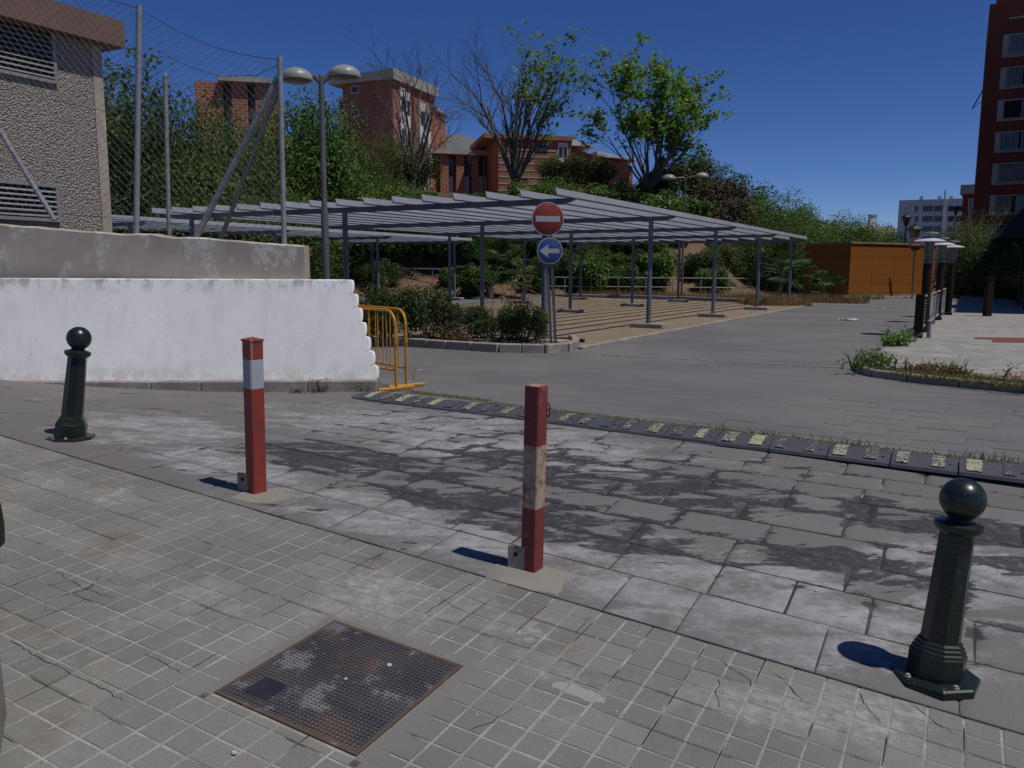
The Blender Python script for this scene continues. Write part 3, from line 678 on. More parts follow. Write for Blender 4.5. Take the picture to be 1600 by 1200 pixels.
b = MB(); pr2 = p2+Vector((.09, .0, 1.0)); ringp = [pr2+Vector((.016*math.cos(a)*.6, .016*math.cos(a)*.5, .045*math.sin(a))) for a in [k*math.pi/8 for k in range(17)]]; b.tube(ringp, .004, 6)
ch = b.build('wire_loop', MT['carblack'], None, org=pr2); tag(ch, 'small black wire loop hanging on the side of the faded red post', 'wire')
# fresh mortar pads round the posts
def pad(pts, name, lab, mat, th=.006):
    c = sum((gpix(*p) for p in pts), Vector())/len(pts); P = []
    n = len(pts); rng = random.Random(len(pts)+int(pts[0][0]))
    for i in range(n):
        a = gpix(*pts[i]); d = gpix(*pts[(i+1) % n])
        for k in range(5): q = a.lerp(d, k/5); P.append(q+Vector((rng.uniform(-.008, .008), rng.uniform(-.008, .008), 0)))
    b = MB(); m = len(P); Z = Vector((0, 0, 1))
    def gzp(q, dz): return Vector((q.x, q.y, gz_uv(*UV(q.x, q.y))+dz))
    V = [gzp(q, -.002) for q in P]+[gzp(c+(q-c)*.96, th) for q in P]+[gzp(c, th+.002)]
    b.add(V, [(i, (i+1) % m, m+(i+1) % m, m+i) for i in range(m)]+[(m+i, m+(i+1) % m, 2*m) for i in range(m)])
    o = b.build(name, mat, DRV, smooth=True)
pad([(358, 779), (388, 766), (425, 765), (455, 773), (452, 779), (418, 787), (388, 786)], 'mortar_pad', '', MT['mortar'])
pad([(766, 884), (800, 878), (848, 884), (903, 899), (884, 910), (870, 930), (832, 924), (757, 904)], 'mortar_pad', '', MT['mortar'])
# ================================================================== LEFT WALLS
WA, WB = onz(-260, 615.5), onz(590, 612)          # foot line of the kerb under the white wall
wd = (WB-WA); wd.z = 0; wlen = wd.length; wd.normalize(); wnrm = Vector((-wd.y, wd.x, 0))   # wnrm points away from the camera
KW = thing('wall_kerb', WA.lerp(WB, .5), 'row of concrete kerb stones along the foot of the white wall', 'kerb')
s = 0.0
while s < wlen-.2:
    L = min(.66+random.uniform(-.06, .06), wlen-s)
    if wlen-s-L < .3: L = wlen-s
    b = MB(); M = frame2(wd); b.box(WA+wd*(s+L/2)+wnrm*.15+Vector((0, 0, .045)), (L-.012, .30, .21+random.uniform(-.004, .004)), M, 0, .018); b.build('kerb_stone', MT['kerb'], KW)
    if s > 0: b = MB(); b.box(WA+wd*s+wnrm*.16+Vector((0, 0, .04)), (.05, .30, .19), M, 0, .006); b.build('mortar_joint', MT['kerbjoint'], KW)
    s += L
# white battered wall; its end is a stack of rounded courses
zb, zt_ = .14, 1.455; y0, y1 = .10, .46
def wall_pt(s, z, dy): f = (z-zb)/(zt_-zb); return WA+wd*s+wnrm*(y0+(y1-y0)*f+dy)+Vector((0, 0, z))
xe = [((x-800)/F) for x in (554, 560, 566, 571.5, 577, 583, 588)]
NC = 7; hC = (zt_-zb)/NC; out = []
for c in range(NC):
    zc0 = zb+c*hC; Yc = (WA+wnrm*(y0+(y1-y0)*((c+.5)/NC))).y+.25
    xr = xe[NC-1-c]*Yc; sr = (xr-WA.x)/wd.x; rad = hC*.5
    for k in range(9):
        a = -math.pi/2+math.pi*k/8; z = zc0+hC*.5+rad*math.sin(a)*.985; sx = sr-.045*(1-max(0, math.cos(a))**.5)
        out.append((sx, z))
WW = thing('white_wall', wall_pt(4, zb, .3), 'whitewashed battered retaining wall ending in a stack of rounded courses', 'wall')
b = MB(); poly = [(0.0, zb)]+out+[(0.0, zt_)]
n = len(poly); ins = []
for i, (s_, z) in enumerate(poly): ins.append((s_-(.03 if 0 < i < n-1 else 0), z+(-.012 if i in (n-2, n-1) else 0)))
V = [wall_pt(s_, z, 0) for s_, z in ins]+[wall_pt(s_, z, .035) for s_, z in poly]+[wall_pt(s_-(.17 if 0 < q_ < n-1 else 0), z, .62-(y1-y0)*((z-zb)/(zt_-zb))) for q_, (s_, z) in enumerate(poly)]
cen = len(V)
b.add(V, [tuple(range(n))]+[(k*n+i, (k*n)+n+i, k*n+n+(i+1) % n, k*n+(i+1) % n) for k in (0, 1) for i in range(n)]+[tuple(range(3*n-1, 2*n-1, -1))])
b.build('wall_body', MT['wwall'], WW)
# concrete wall above, set back, its top falling to the right
CY = 11.22
def cw(x, y, Y=CY): return at(x, y, Y)
pa, pb = cw(-260, 331), cw(475, 383.5)
CWO = thing('concrete_wall', ((pa.x+pb.x)/2, CY, 1.4), 'stained grey concrete wall with sloping top above the white wall', 'wall')
b = MB(); N = 40; V = []
rng = random.Random(3)
for i in range(N+1):
    f = i/N; x = pa.x+(pb.x-pa.x)*f; z = pa.z+(pb.z-pa.z)*f+rng.uniform(-.012, .012)*(1 if i < N else 0)
    if f < .62: z += .02*math.sin(f*9)
    V += [(x, CY, 1.36), (x, CY+rng.uniform(-.004, .004), z-.02), (x, CY+.03, z), (x, CY+.28, z+rng.uniform(-.01, .01)), (x, CY+.30, 1.0)]
b.add(V, [(i*5+k, i*5+5+k, i*5+6+k, i*5+k+1) for i in range(N) for k in range(4)]+[tuple(range(4, -1, -1)), tuple(range(N*5, N*5+5))])
b.build('wall_body', MT['conc'], CWO)
# raised ground behind
b = MB(); b.prism([(-40, CY+.31), (pb.x-.4, CY+.31), (pb.x-.4, 13.2), (-5.2, 16), (-40, 22)], -.3, 1.38); b.build('terrace', MT['bank']); tag(bpy.data.objects['terrace'], kind='structure')
# ------------------------------------------------------------------ plant house with louvres
BY = 14.0; bc = at(174, 350, BY); bd = Vector((-KV.x, -KV.y, 0)); bn = Vector((KV.y, -KV.x, 0))     # face runs towards the camera, bn = outward
PH = thing('plant_house', (bc.x, bc.y, 1.38), 'pebbledash utility building with brown roof slab and louvred vents', 'building')
zr = at(174, 72, BY).z; zrt = at(178, 40, BY).z
def pf(a, o_, z): return Vector((bc.x, bc.y, 0))+bd*a+bn*o_+Vector((0, 0, z))
b = MB(); b.add([pf(0, 0, 1.2), pf(3.2, 0, 1.2), pf(3.2, -4, 1.2), pf(0, -4, 1.2), pf(0, 0, zr), pf(3.2, 0, zr), pf(3.2, -4, zr), pf(0, -4, zr)], [(0, 1, 5, 4), (1, 2, 6, 5), (2, 3, 7, 6), (3, 0, 4, 7), (4, 5, 6, 7)])
b.build('wall', MT['pebble'], PH)
b = MB(); b.add([pf(-.004, .012, 1.2), pf(.17, .012, 1.2), pf(.17, .012, zr-.01), pf(-.004, .012, zr-.01), pf(-.004, -.2, 1.2), pf(-.004, -.2, zr-.01)], [(0, 1, 2, 3), (4, 0, 3, 5)]); b.build('corner_pilaster', MT['conc'], PH)
b = MB(); zt2 = zrt+.10
b.add([pf(-.28, .25, zr), pf(3.4, .25, zr), pf(3.4, -4.2, zr), pf(-.28, -4.2, zr), pf(-.28, .25, zt2), pf(3.4, .25, zt2), pf(3.4, -4.2, zt2), pf(-.28, -4.2, zt2)], [(0, 1, 5, 4), (1, 2, 6, 5), (2, 3, 7, 6), (3, 0, 4, 7), (4, 5, 6, 7), (3, 2, 1, 0)]); b.build('roof_slab', MT['roofslab'], PH)
def face_hit(x, y):      # where a pixel's ray meets that face
    r = ray(x, y); d0 = Vector((bc.x, bc.y, 0))-CP; t = d0.dot(bn)/r.dot(bn); p = CP+r*t; return (p-Vector((bc.x, bc.y, 0))).dot(bd), p.z
def louvre(x, yt, yb_, x2=0):
    a0, zt = face_hit(x, yt); _, z0 = face_hit(x, yb_); a1 = a0+1.3
    b = MB(); fw = .05
    for (aa, ab, za, zb_) in ((a0, a0+fw, z0, zt), (a1-fw, a1, z0, zt), (a0+fw, a1-fw, z0, z0+fw), (a0+fw, a1-fw, zt-fw, zt)):
        c = (pf((aa+ab)/2, .02, (za+zb_)/2)); b.box(c, (ab-aa, .05, zb_-za), frame2(bd))
    fr = b.build('vent_frame', MT['alu'], PH)
    b = MB(); b.add([pf(a0+.03, .004, z0+.03), pf(a1-.03, .004, z0+.03), pf(a1-.03, .004, zt-.03), pf(a0+.03, .004, zt-.03)], [(0, 1, 2, 3)]); b.build('vent_back', MT['dark'], PH)
    nsl = max(4, int((zt-z0)/.085))
    for i in range(nsl):
        z = z0+fw+.02+(zt-z0-2*fw-.03)*i/nsl; b = MB()
        b.add([pf(a0+fw, .046, z), pf(a1-fw, .046, z), pf(a1-fw, .012, z+.036), pf(a0+fw, .012, z+.036), pf(a0+fw, .044, z+.014), pf(a1-fw, .044, z+.014)], [(0, 1, 5, 4), (4, 5, 2, 3)]); b.build('slat', MT['alu'], fr)
louvre(82, 40, 131); louvre(89, 289, 347)
# ------------------------------------------------------------------ chain-link fence on the concrete wall
FY = CY+.14
fb = [at(-60, 337, FY), at(212, 352, FY), at(444, 381, FY)]; ft = [at(-60, -95, FY), at(218, 11, FY), at(437, 91, FY)]
FE = thing('chain_link_fence', (fb[1].x, FY, fb[1].z), 'galvanised chain-link fence with leaning braces on the concrete wall', 'fence')
def post(p, q, r, name='fence_post', par=FE): b = MB(); b.tube([p, q], r, 12); return b.build(name, MT['galv'], par, smooth=True)
post(fb[1]-Vector((0, 0, .15)), ft[1]+Vector((0, 0, .02)), .038); post(fb[2]-Vector((0, 0, .15)), ft[2]+Vector((0, 0, .02)), .036); post(fb[0]-Vector((0, 0, .15)), ft[0], .038)
post(at(434, 122, FY+.05), at(306, 372, FY+.10), .042, 'brace'); post(at(-40, 140, FY+.05), at(86, 344, FY+.02), .036, 'brace')
b = MB()
for i in range(2):
    pts = [ft[i].lerp(ft[i+1], k/14)-Vector((0, 0, .02+.14*math.sin(math.pi*k/14)*(1 if i else .5))) for k in range(15)]; b.tube(pts, .0045, 5)
    for zf in (.5, .03): b.tube([fb[i].lerp(ft[i], zf), fb[i+1].lerp(ft[i+1], zf)], .003, 4)
b.tube([at(437, 100, FY), at(400, 118, FY), at(345, 119, FY), at(300, 106, FY), at(262, 88, FY)], .0045, 5)
b.build('line_wire', MT['wire'], FE)
b = MB(); dm = .115
def wire(pts, r):
    pts = [Vector(p) for p in pts]
    for a, c in zip(pts[:-1], pts[1:]):
        d = (c-a).normalized(); n1 = Vector((0, 1, 0)); n2 = d.cross(n1).normalized()
        q = [n1*r, n2*r, -n1*r, -n2*r]; b.add([a+k for k in q]+[c+k for k in q], [(k, (k+1) % 4, 4+(k+1) % 4, 4+k) for k in range(4)])
for i in range(2):
    L = (fb[i+1]-fb[i]).length; Hh = (ft[i]-fb[i]).length
    def P(x, y):
        s_ = max(0, min(1, x/L)); t_ = y/Hh; lo = fb[i].lerp(fb[i+1], s_); hi = ft[i].lerp(ft[i+1], s_)-Vector((0, 0, .02+.14*math.sin(math.pi*s_)*(1 if i else .5))); return lo.lerp(hi, t_)
    k = -Hh
    while k < L:
        for sg in (1, -1):
            x0, y0_ = (k, 0) ; pts = []
            for q in range(7):
                y = Hh*q/6; x = k+y*.92 if sg == 1 else k+Hh*.92-y*.92
                pts.append((x, y))
            # clip to panel
            seg = []
            for (xa, ya), (xb, yb2) in zip(pts[:-1], pts[1:]):
                if max(xa, xb) < 0 or min(xa, xb) > L: continue
                def cl(xq): f = (xq-xa)/(xb-xa); return (xq, ya+(yb2-ya)*f)
                A_, B_ = (xa, ya), (xb, yb2)
                if A_[0] < 0: A_ = cl(0)
                if A_[0] > L: A_ = cl(L)
                if B_[0] < 0: B_ = cl(0)
                if B_[0] > L: B_ = cl(L)
                seg.append((A_, B_))
            for A_, B_ in seg:
                p_, q_ = P(*A_), P(*B_)
                if (q_-p_).length > .01: wire([p_, q_], .0017)
        k += dm
tag(b.build('wire_mesh', MT['wire'], FE), kind='stuff')
# a second, thinner post line behind
p = thing('fence_post', at(262, 368, 12.6)-Vector((0, 0, 1.0)), 'thin grey steel post behind the chain-link fence', 'post'); b = MB(); b.tube([at(262, 368, 12.6)-Vector((0, 0, .8)), at(258, 118, 12.6)], .032, 10); b.build('shaft', MT['galv'], p, smooth=True); b = MB(); q = at(258, 118, 12.6); b.lathe(q, [(.037, -.03), (.037, .01), (.02, .025), (.002, .028)], 10); b.build('post_cap', MT['galv'], p)
p = thing('fence_brace', at(335, 370, 13.0)-Vector((0, 0, .5)), 'dark leaning steel brace seen through the chain-link fence', 'brace'); b = MB(); b.tube([at(331, 376, 13.0)-Vector((0, 0, .3)), at(434, 140, 13.0)], .035, 10); b.build('shaft', MT['lampgrey'], p, smooth=True)
b = MB(); q = at(331, 376, 13.0); b.box((q.x-.05, q.y, 1.42), (.18, .18, .12), None, 0, .01); b.build('foot', MT['footing'], p)
# weeds at the foot of the wall
def weed(p, n, h, lab, mats, spread=.6, w=.006, rad=.06, cat='weed', name='weed'):
    b = MB(); P0_ = Vector(p)
    for _ in range(n):
        q = P0_+Vector((random.gauss(0, rad), random.gauss(0, rad*.5), 0)); hh = h*random.uniform(.35, 1); d = Vector((random.gauss(0, spread), random.gauss(0, spread), 1)).normalized()*hh
        a = random.uniform(0, 6.28); s_ = Vector((math.cos(a), math.sin(a), 0))*w
        b.add([q-s_, q+s_, q+d*.5+s_*.8, q+d+Vector((d.x, d.y, -.1*hh)), q+d*.5-s_*.8], [(0, 1, 2, 4), (4, 2, 3)], random.randrange(len(mats)))
        for _k in range(3): r = q+d*random.uniform(.3, 1); e = Vector((random.gauss(0, 1), random.gauss(0, 1), random.gauss(0, .6))).normalized()*h*.12; f = e.orthogonal().normalized()*w*1.4; b.add([r, r+e*.5+f, r+e, r+e*.5-f], [(0, 1, 2, 3)], random.randrange(len(mats)))
    o = b.build(name, mats, None, org=P0_); tag(o, lab, cat); return o
weed(onz(500, 613), 34, .26, 'dry reddish weed tuft growing at the foot of the white wall', [MT['le'], MT['dry']], .45, .004, .04)
weed(onz(573, 612), 16, .20, 'thin dry weed by the end of the wall kerb', [MT['le'], MT['dry']], .4, .003, .03)
weed(onz(464, 614.5), 22, .10, 'low red-brown weed against the wall kerb', [MT['le']], .9, .005, .05)
b = weed(wall_pt(7.3, zb, -.02)+Vector((.0, -.01, 0)), 3, .34, 'single tall thin dry stalk before the white wall', [MT['dry']], .1, .003, .01)
# ================================================================== YELLOW BARRIERS
def barrier(base, ang, label):
    t = thing('crowd_barrier', base, label, 'barrier', None, ang)
    # local: x to the left along the frame (-), right end at x=0
    r = .019; Hh = 1.06; z0 = .06; Lb = 2.3
    path = [(0, 0, z0-.02)]+[(0, 0, .3), (0, 0, Hh-.20)]+[(-.2+.2*math.cos(a), 0, Hh-.2+.2*math.sin(a)) for a in [math.radians(d) for d in range(15, 90, 15)]]+[(-.2, 0, Hh), (-Lb+.2, 0, Hh)]+[(-Lb+.2-.2*math.sin(a), 0, Hh-.2+.2*math.cos(a)) for a in [math.radians(d) for d in range(15, 90, 15)]]+[(-Lb, 0, Hh-.2), (-Lb, 0, z0-.02)]
    b = MB(); b.tube(path, r, 10); link('tube_frame', b.mesh('tube_frame', MT['yellow'], True), t)
    b = MB(); b.tube([(0, 0, .27), (-Lb, 0, .27)], .016, 8); link('lower_rail', b.mesh('lower_rail', MT['yellow'], True), t)
    for k in range(1, 11): x = -Lb*k/11; b = MB(); b.tube([(x, 0, .27), (x, 0, Hh)], .0075, 6); link('bar', b.mesh('bar', MT['yellow'], True), t)
    for x in (0, -Lb): b = MB(); b.tube([(x, -.28, .032), (x, .28, .032)], .0225, 8); link('foot', b.mesh('foot', MT['yellow'], True), t)
    for z in (.62,): b = MB(); b.tube([(.018, 0, z), (.045, 0, z), (.048, 0, z+.05)], .007, 6); link('hook', b.mesh('hook', MT['yellow'], True), t)
    return t
g1 = onz(619, 610.5); g1.z = .0; barrier(g1, math.radians(-48), 'yellow tube crowd barrier nearer the end of the white wall')
g2 = onz(634.5, 606.5); g2.z = .0; barrier(g2+Vector((.0, .03, 0)), math.radians(-52), 'yellow tube crowd barrier leaning side by side behind its twin')
# ================================================================== HEDGE ISLAND AND CAR PARK
def kerb_line(name, pts, lab, h=.14, w=.14, L0=.55, mat='kerb', cat='kerb', closed=False):
    c = sum(pts, Vector())/len(pts); t = thing(name, (c.x, c.y, 0), lab, cat); acc = []
    seg = [];
    for a, d in zip(pts[:-1], pts[1:]):
        n = max(1, round((d-a).length/L0))
        for k in range(n): seg.append((a.lerp(d, k/n), a.lerp(d, (k+1)/n)))
    for a, d in seg:
        b = MB(); m = (a+d)/2; L = (d-a).length; v = (d-a).normalized()
        b.box((m.x, m.y, h/2-.03+random.uniform(-.004, .004)), (L-.012, w, h+.06), frame2(v), 0, min(.02, w*.12)); b.build('kerb_stone', MT[mat], t)
    return t
def pz(x, y, z=0.0): p = onz(x, y); return Vector((p.x, p.y, z))
KI = [pz(480, 534), pz(640, 541), pz(700, 545), pz(780, 550), pz(850, 551), pz(885, 549), pz(897, 545), pz(900, 540), pz(893, 534)]
kerb_line('hedge_kerb', KI, 'rounded kerb of concrete stones round the clipped hedge', .17, .15, .5)
b = MB(); isl = [(p.x+.02, p.y+.1) for p in KI]+[(1.6, 18.0), (-.5, 20.5), (-8.5, 24), (-9, 19)]; b.prism(isl, -.05, .09); tag(b.build('planting_bed', MT['soil']), kind='structure')
# car park dirt, laid on the grid of the shade roof
A = Vector((3.106, 5.41, 0)); B = Vector((-4.719, 2.668, 0)); P0 = Vector((.678, 17.4, 0)); An = A.normalized(); Bn = B.normalized()
def PG(a, b_, z=0.0): p = P0+A*a+B*b_; return Vector((p.x, p.y, z))
pk = [pz(905, 545.5), pz(1255, 479)]; 
b = MB(); cp = [pk[0], pk[1], pk[1]+Vector((.2, 2.5, 0)), PG(4.55, 2.35), PG(2.2, 2.30), PG(1.4, 1.2), PG(.5, .3)]
b.prism([(p.x, p.y) for p in cp], -.05, .012); tag(b.build('car_park_dirt', MT['soil']), kind='structure')
kerb_line('car_park_kerb', [pk[0], pk[0].lerp(pk[1], .5), pk[1], pk[1]+Vector((.1, .6, 0))], 'low pale kerb line between the dirt car park and road', .05, .14, .9, 'footing')
kerb_line('back_kerb', [pk[1]+Vector((.0, 2.4, 0)), PG(4.5, 1.2), PG(4.5, 2.3), PG(4.45, 3.6)], 'low kerb at the back of the dirt car park under dry grass', .2, .18, 1.0, 'footing')
# ------------------------------------------------------------------ shade roofs
ZP, ZB0, ZB1 = 2.93, 2.93, 3.05
def pergola(label, arange, brange, posts_b, b_right, b_left, nbl, front):
    base = PG(sum(arange)/len(arange), sum(posts_b)/len(posts_b)); t = thing('shade_roof', base, label, 'shade roof')
    Mb = frame2(B)
    for a in arange:
        p0, p1 = PG(a, b_right), PG(a, b_left); b = MB(); h0, h1 = ZB0, ZB1; y = An*.05
        V = []
        for (pp, zz0) in ((p0, h1-.03), (p0+Bn*.28, h0), (p1-Bn*.28, h0), (p1, h1-.03)):
            V += [pp-y+Vector((0, 0, zz0)), pp+y+Vector((0, 0, zz0)), pp-y+Vector((0, 0, h1)), pp+y+Vector((0, 0, h1))]
        fs = []
        for q in range(3):
            i = q*4; fs += [(i, i+4, i+5, i+1), (i+2, i+3, i+7, i+6), (i, i+2, i+6, i+4), (i+1, i+5, i+7, i+3)]
        fs += [(0, 1, 3, 2), (12, 14, 15, 13)]
        b.add(V, fs); b.build('beam', MT['steel'], t)
        for pb_ in posts_b:
            q = PG(a, pb_); b = MB(); b.tube([q+Vector((0, 0, .08)), q+Vector((0, 0, ZP+.01))], .065, 14); po = b.build('support_post', MT['steel'], t, smooth=True)
            b = MB(); b.box(q+Vector((0, 0, .07)), (.95, .42, .14), Mb, 0, .02); b.build('footing', MT['footing'], t)
    a0, a1 = arange[0]-front, arange[-1]+.10
    for k in range(nbl):
        bb = b_right+.02+(b_left-b_right-.04)*k/(nbl-1); L0_, L1_ = PG(a0, bb), PG(a1, bb); b = MB(); th = .012
        lean = Bn*.05; lo = Vector((0, 0, ZB1-.005)); hi = Vector((0, 0, ZB1+.155))
        q = [L0_+lo, L0_+lo+Bn*th*3, L0_+hi+lean+Bn*th, L0_+hi+lean]; r = [L1_+lo, L1_+lo+Bn*th*3, L1_+hi+lean+Bn*th, L1_+hi+lean]
        b.add(q+r, [(0, 3, 2, 1), (4, 5, 6, 7)]+[(i, (i+1) % 4, 4+(i+1) % 4, 4+i) for i in range(4)]); bl_ = b.build('louvre_blade', MT['blade'], t); b = MB(); e0 = -Bn*.03; q2 = [L0_+lo+e0-Vector((0, 0, .006)), L0_+lo+Bn*.001-Vector((0, 0, .006)), L0_+lo+Bn*.001+Vector((0, 0, .022)), L0_+lo+e0+Vector((0, 0, .022))]; r2_ = [v_+(L1_-L0_) for v_ in q2]; b.add(q2+r2_, [(0, 3, 2, 1), (4, 5, 6, 7)]+[(i, (i+1) % 4, 4+(i+1) % 4, 4+i) for i in range(4)]); b.build('gap_shade_strip', MT['gapshade'], bl_)  # dark strip added along each blade's foot to draw the shadow gap
    return t
pergola('large steel shade roof with pale louvre blades over the dirt car park', [0, 1, 2, 3, 4], None, [0, 1, 2], -.13, 2.16, 16, .10)
pergola('lower-looking steel shade roof farther back behind the chain-link fence', [.29, 1.29, 2.29, 3.29], None, [2.95, 3.95, 4.95], 2.80, 5.15, 16, .6)
# ------------------------------------------------------------------ traffic signs on twin posts
def sign_disc(c, nrm, r, kind, t, name):
    nrm = Vector(nrm).normalized(); x = Vector((0, 0, 1)).cross(nrm).normalized(); up = nrm.cross(x); Mr = Matrix((x, up, nrm)).transposed(); c = Vector(c)
    b = MB(); b.lathe(c, [(r-.012, -.022), (r, -.02), (r, .004), (r-.006, .008), (.001, .008)], 36, 0, Mr); d = b.build(name, MT['signred'] if kind == 'no' else MT['signblue'], t, smooth=True)
    b = MB(); b.lathe(c, [(r+.0005, -.021), (r+.0005, .0075), (r-.014, .0095), (r-.014, .0085)], 36, 0, Mr)
    b.f = b.f[:-2]; b.mi = b.mi[:-2]; b.build('rim', MT['signwhite'], d, smooth=True)
    b = MB()
    def sp(px, py, z=.0115): return c+Mr @ Vector((px*r, py*r, z))
    if kind == 'no': b.quad(sp(-.76, -.17), sp(.76, -.17), sp(.76, .17), sp(-.76, .17)); nm = 'white_bar'
    else:
        b.add([sp(*p) for p in ((-.82, 0), (-.1, .52), (-.16, .17), (.74, .17), (.74, -.17), (-.16, -.17), (-.1, -.52))], [(0, 2, 1), (0, 5, 2), (0, 6, 5), (2, 5, 4, 3)]); nm = 'white_arrow'
    b.build(nm, MT['signwhite'], d)
SP = pz(863, 547, .08); SY = SP.y
c1 = at(856, 342, SY-.06); c2 = at(859, 392, SY-.06); rr = 25.3*SY/F
TS = thing('traffic_sign', SP, 'no-entry disc above blue left-arrow disc on twin posts by the hedge', 'traffic sign')
fac = (.22, -1, 0)
sign_disc(c1, fac, rr, 'no', TS, 'no_entry_disc'); sign_disc(c2, fac, rr*.80, 'arrow', TS, 'arrow_disc')
for dx, lx in ((-.02, -.06), (.07, .03)):
    b = MB(); hp = c1.z+.22; b.box(((SP.x+dx+c1.x+lx)/2, SY, hp/2), (.055, .035, hp), Matrix.Rotation(math.atan2(c1.x+lx-SP.x-dx, hp), 3, 'Y')); b.build('sign_post', MT['lampgrey'], TS)
# ------------------------------------------------------------------ twin-head street lamps
def twin_lamp(base, htop, span, label, rz=0.0, hs=1.0):
    t = thing('street_lamp', base, label, 'street lamp', None, rz); s = 1
    b = MB(); b.tube([(0, 0, -.05), (0, 0, .3), (0, 0, htop*.55), (0, 0, htop*.56), (0, 0, htop)], [.062, .062, .058, .045, .040], 14); link('pole', b.mesh('pole', MT['lampgrey'], True), t)
    for sg, dz in ((-1, -.10), (1, .06)):
        b = MB(); cx = sg*span*.5; zc = htop-.02+dz*.6
        b.tube([(0, 0, htop-.12), (sg*.10, 0, htop-.02), (sg*(span*.5-.20*hs), 0, zc+.04)], [.03, .045, .04], 8); link('arm', b.mesh('arm', MT['lampgrey'], True), t)
        b = MB(); R_ = .24*hs
        b.lathe((cx, 0, zc), [(R_*.94, -.02), (R_, -.015), (R_, .01)]+[(R_*math.cos(a), .01+.155*hs*math.sin(a)) for a in [math.radians(d) for d in range(12, 90, 12)]]+[(.004, .01+.156*hs)], 28); h = link('lamp_head', b.mesh('lamp_head', MT['lampshell'], True), t)
        b = MB(); b.lathe((cx, 0, zc-.02), [(.02, -.045), (R_*.5, -.04), (R_*.85, -.018), (R_*.92, .0)], 24); link('diffuser', b.mesh('diffuser', MT['lglass'], True), h)
    return t
LP = at(510, 440, 13.0); tpz = at(505, 118, 13.0).z
twin_lamp((LP.x, 13.0, -.0), tpz, .72, 'grey street lamp with two dome heads rising behind the white wall', math.radians(18))
twin_lamp((at(1067, 400, 45.3).x, 45.3, 0), at(1070, 277, 45.3).z, 1.75, 'grey street lamp with two dome heads standing beyond the shade roof', math.radians(-5), 1.5)
# ================================================================== VEGETATION
def leaf(b, p, n, s, mi, asp=.55):
    n = n.normalized(); t = n.orthogonal(); t.rotate(Matrix.Rotation(random.uniform(0, 6.28), 3, n)); t.normalize(); w = n.cross(t)*s*asp; t = t*s
    b.add([p-t*.5, p+w*.5+n*s*.06, p+t*.5-n*s*.10, p-w*.5+n*s*.06], [(0, 1, 2, 3)], mi)
def shrub_mesh(name, mats, rx, ry, rz, n, ls, lumps=14, seed=0, weights=None, droop=0.0, up=.35):
    R = random.Random(seed); st = random.getstate(); random.seed(seed); b = MB(); C = []
    for k in range(lumps):
        a = R.uniform(0, 6.28); e = R.uniform(0, 1); rr = math.sqrt(R.uniform(.05, 1))*.68
        C.append((Vector((math.cos(a)*rr*rx, math.sin(a)*rr*ry, rz*(.22+.70*e*(1-.45*rr)))), R.uniform(.26, .44)*min(rx, ry, rz)))
    idx = list(range(len(mats))); weights = weights or [1]*len(mats)
    for _ in range(n):
        c, r = R.choice(C); d = Vector((R.gauss(0, 1), R.gauss(0, 1), R.gauss(.25, 1))).normalized(); p = c+d*r*R.uniform(.62, 1.12)
        if p.z < .02: p.z = R.uniform(.02, .25)
        nn = (d+Vector((R.gauss(0, .6), R.gauss(0, .6), R.gauss(up, .6)))); leaf(b, p, nn, ls*R.uniform(.55, 1.3), R.choices(idx, weights)[0])
    for c, r in C[:8]: b.tube([(0, 0, -.1), (c.x*.45, c.y*.45, c.z*.5), tuple(c)], [.05*rz/2, .03*rz/2, .012], 5, len(mats))
    random.setstate(st); return b.mesh(name, list(mats)+[MT['bark']])
# clipped hedge shrubs in the bed
hedge = [shrub_mesh('hedge_shrub', [MT['lc'], MT['lb'], MT['le']], 1.0, .62, .92, 5200, .062, 22, k, [5, 3, 2]) for k in range(3)]
hl = [(600, 545, 1.05, 'broad dark hedge shrub with red-tipped leaves beside the yellow barriers', 16.9), (665, 545, 1.12, 'tallest rounded dark green hedge shrub with red tips in the bed', 17.4), (720, 548, .82, 'low straggly hedge shrub with bare patches between two rounded shrubs', 17.0),
      (775, 551, .78, 'small olive hedge shrub tangled with dry stems', 16.9), (818, 551, .88, 'dense dark hedge shrub against the twin sign posts', 16.75), (560, 545, 1.1, 'dark hedge shrub half hidden by the white wall end', 17.6)]
for k, (x, y, sc, lab, Y) in enumerate(hl):
    p = at(x, y, Y); o = link('hedge_shrub', hedge[k % 3]); o.location = (p.x, Y+.35, .06); o.scale = (sc*.95, sc*.9, sc*1.22 if k in (0, 1, 5) else sc*1.1); o.rotation_euler = (0, 0, k*1.3); tag(o, lab, 'shrub')
p = at(800, 540, 17.6); weed((p.x, 17.8, .08), 40, 2.0, 'tall pale flowering weed stems rising behind the hedge', [MT['ld'], MT['dry']], .12, .012, .22)
p = at(712, 545, 16.6); weed((p.x, 16.95, .08), 60, .7, 'dry brown grass tuft among the hedge shrubs', [MT['dry'], MT['le']], .5, .006, .2)
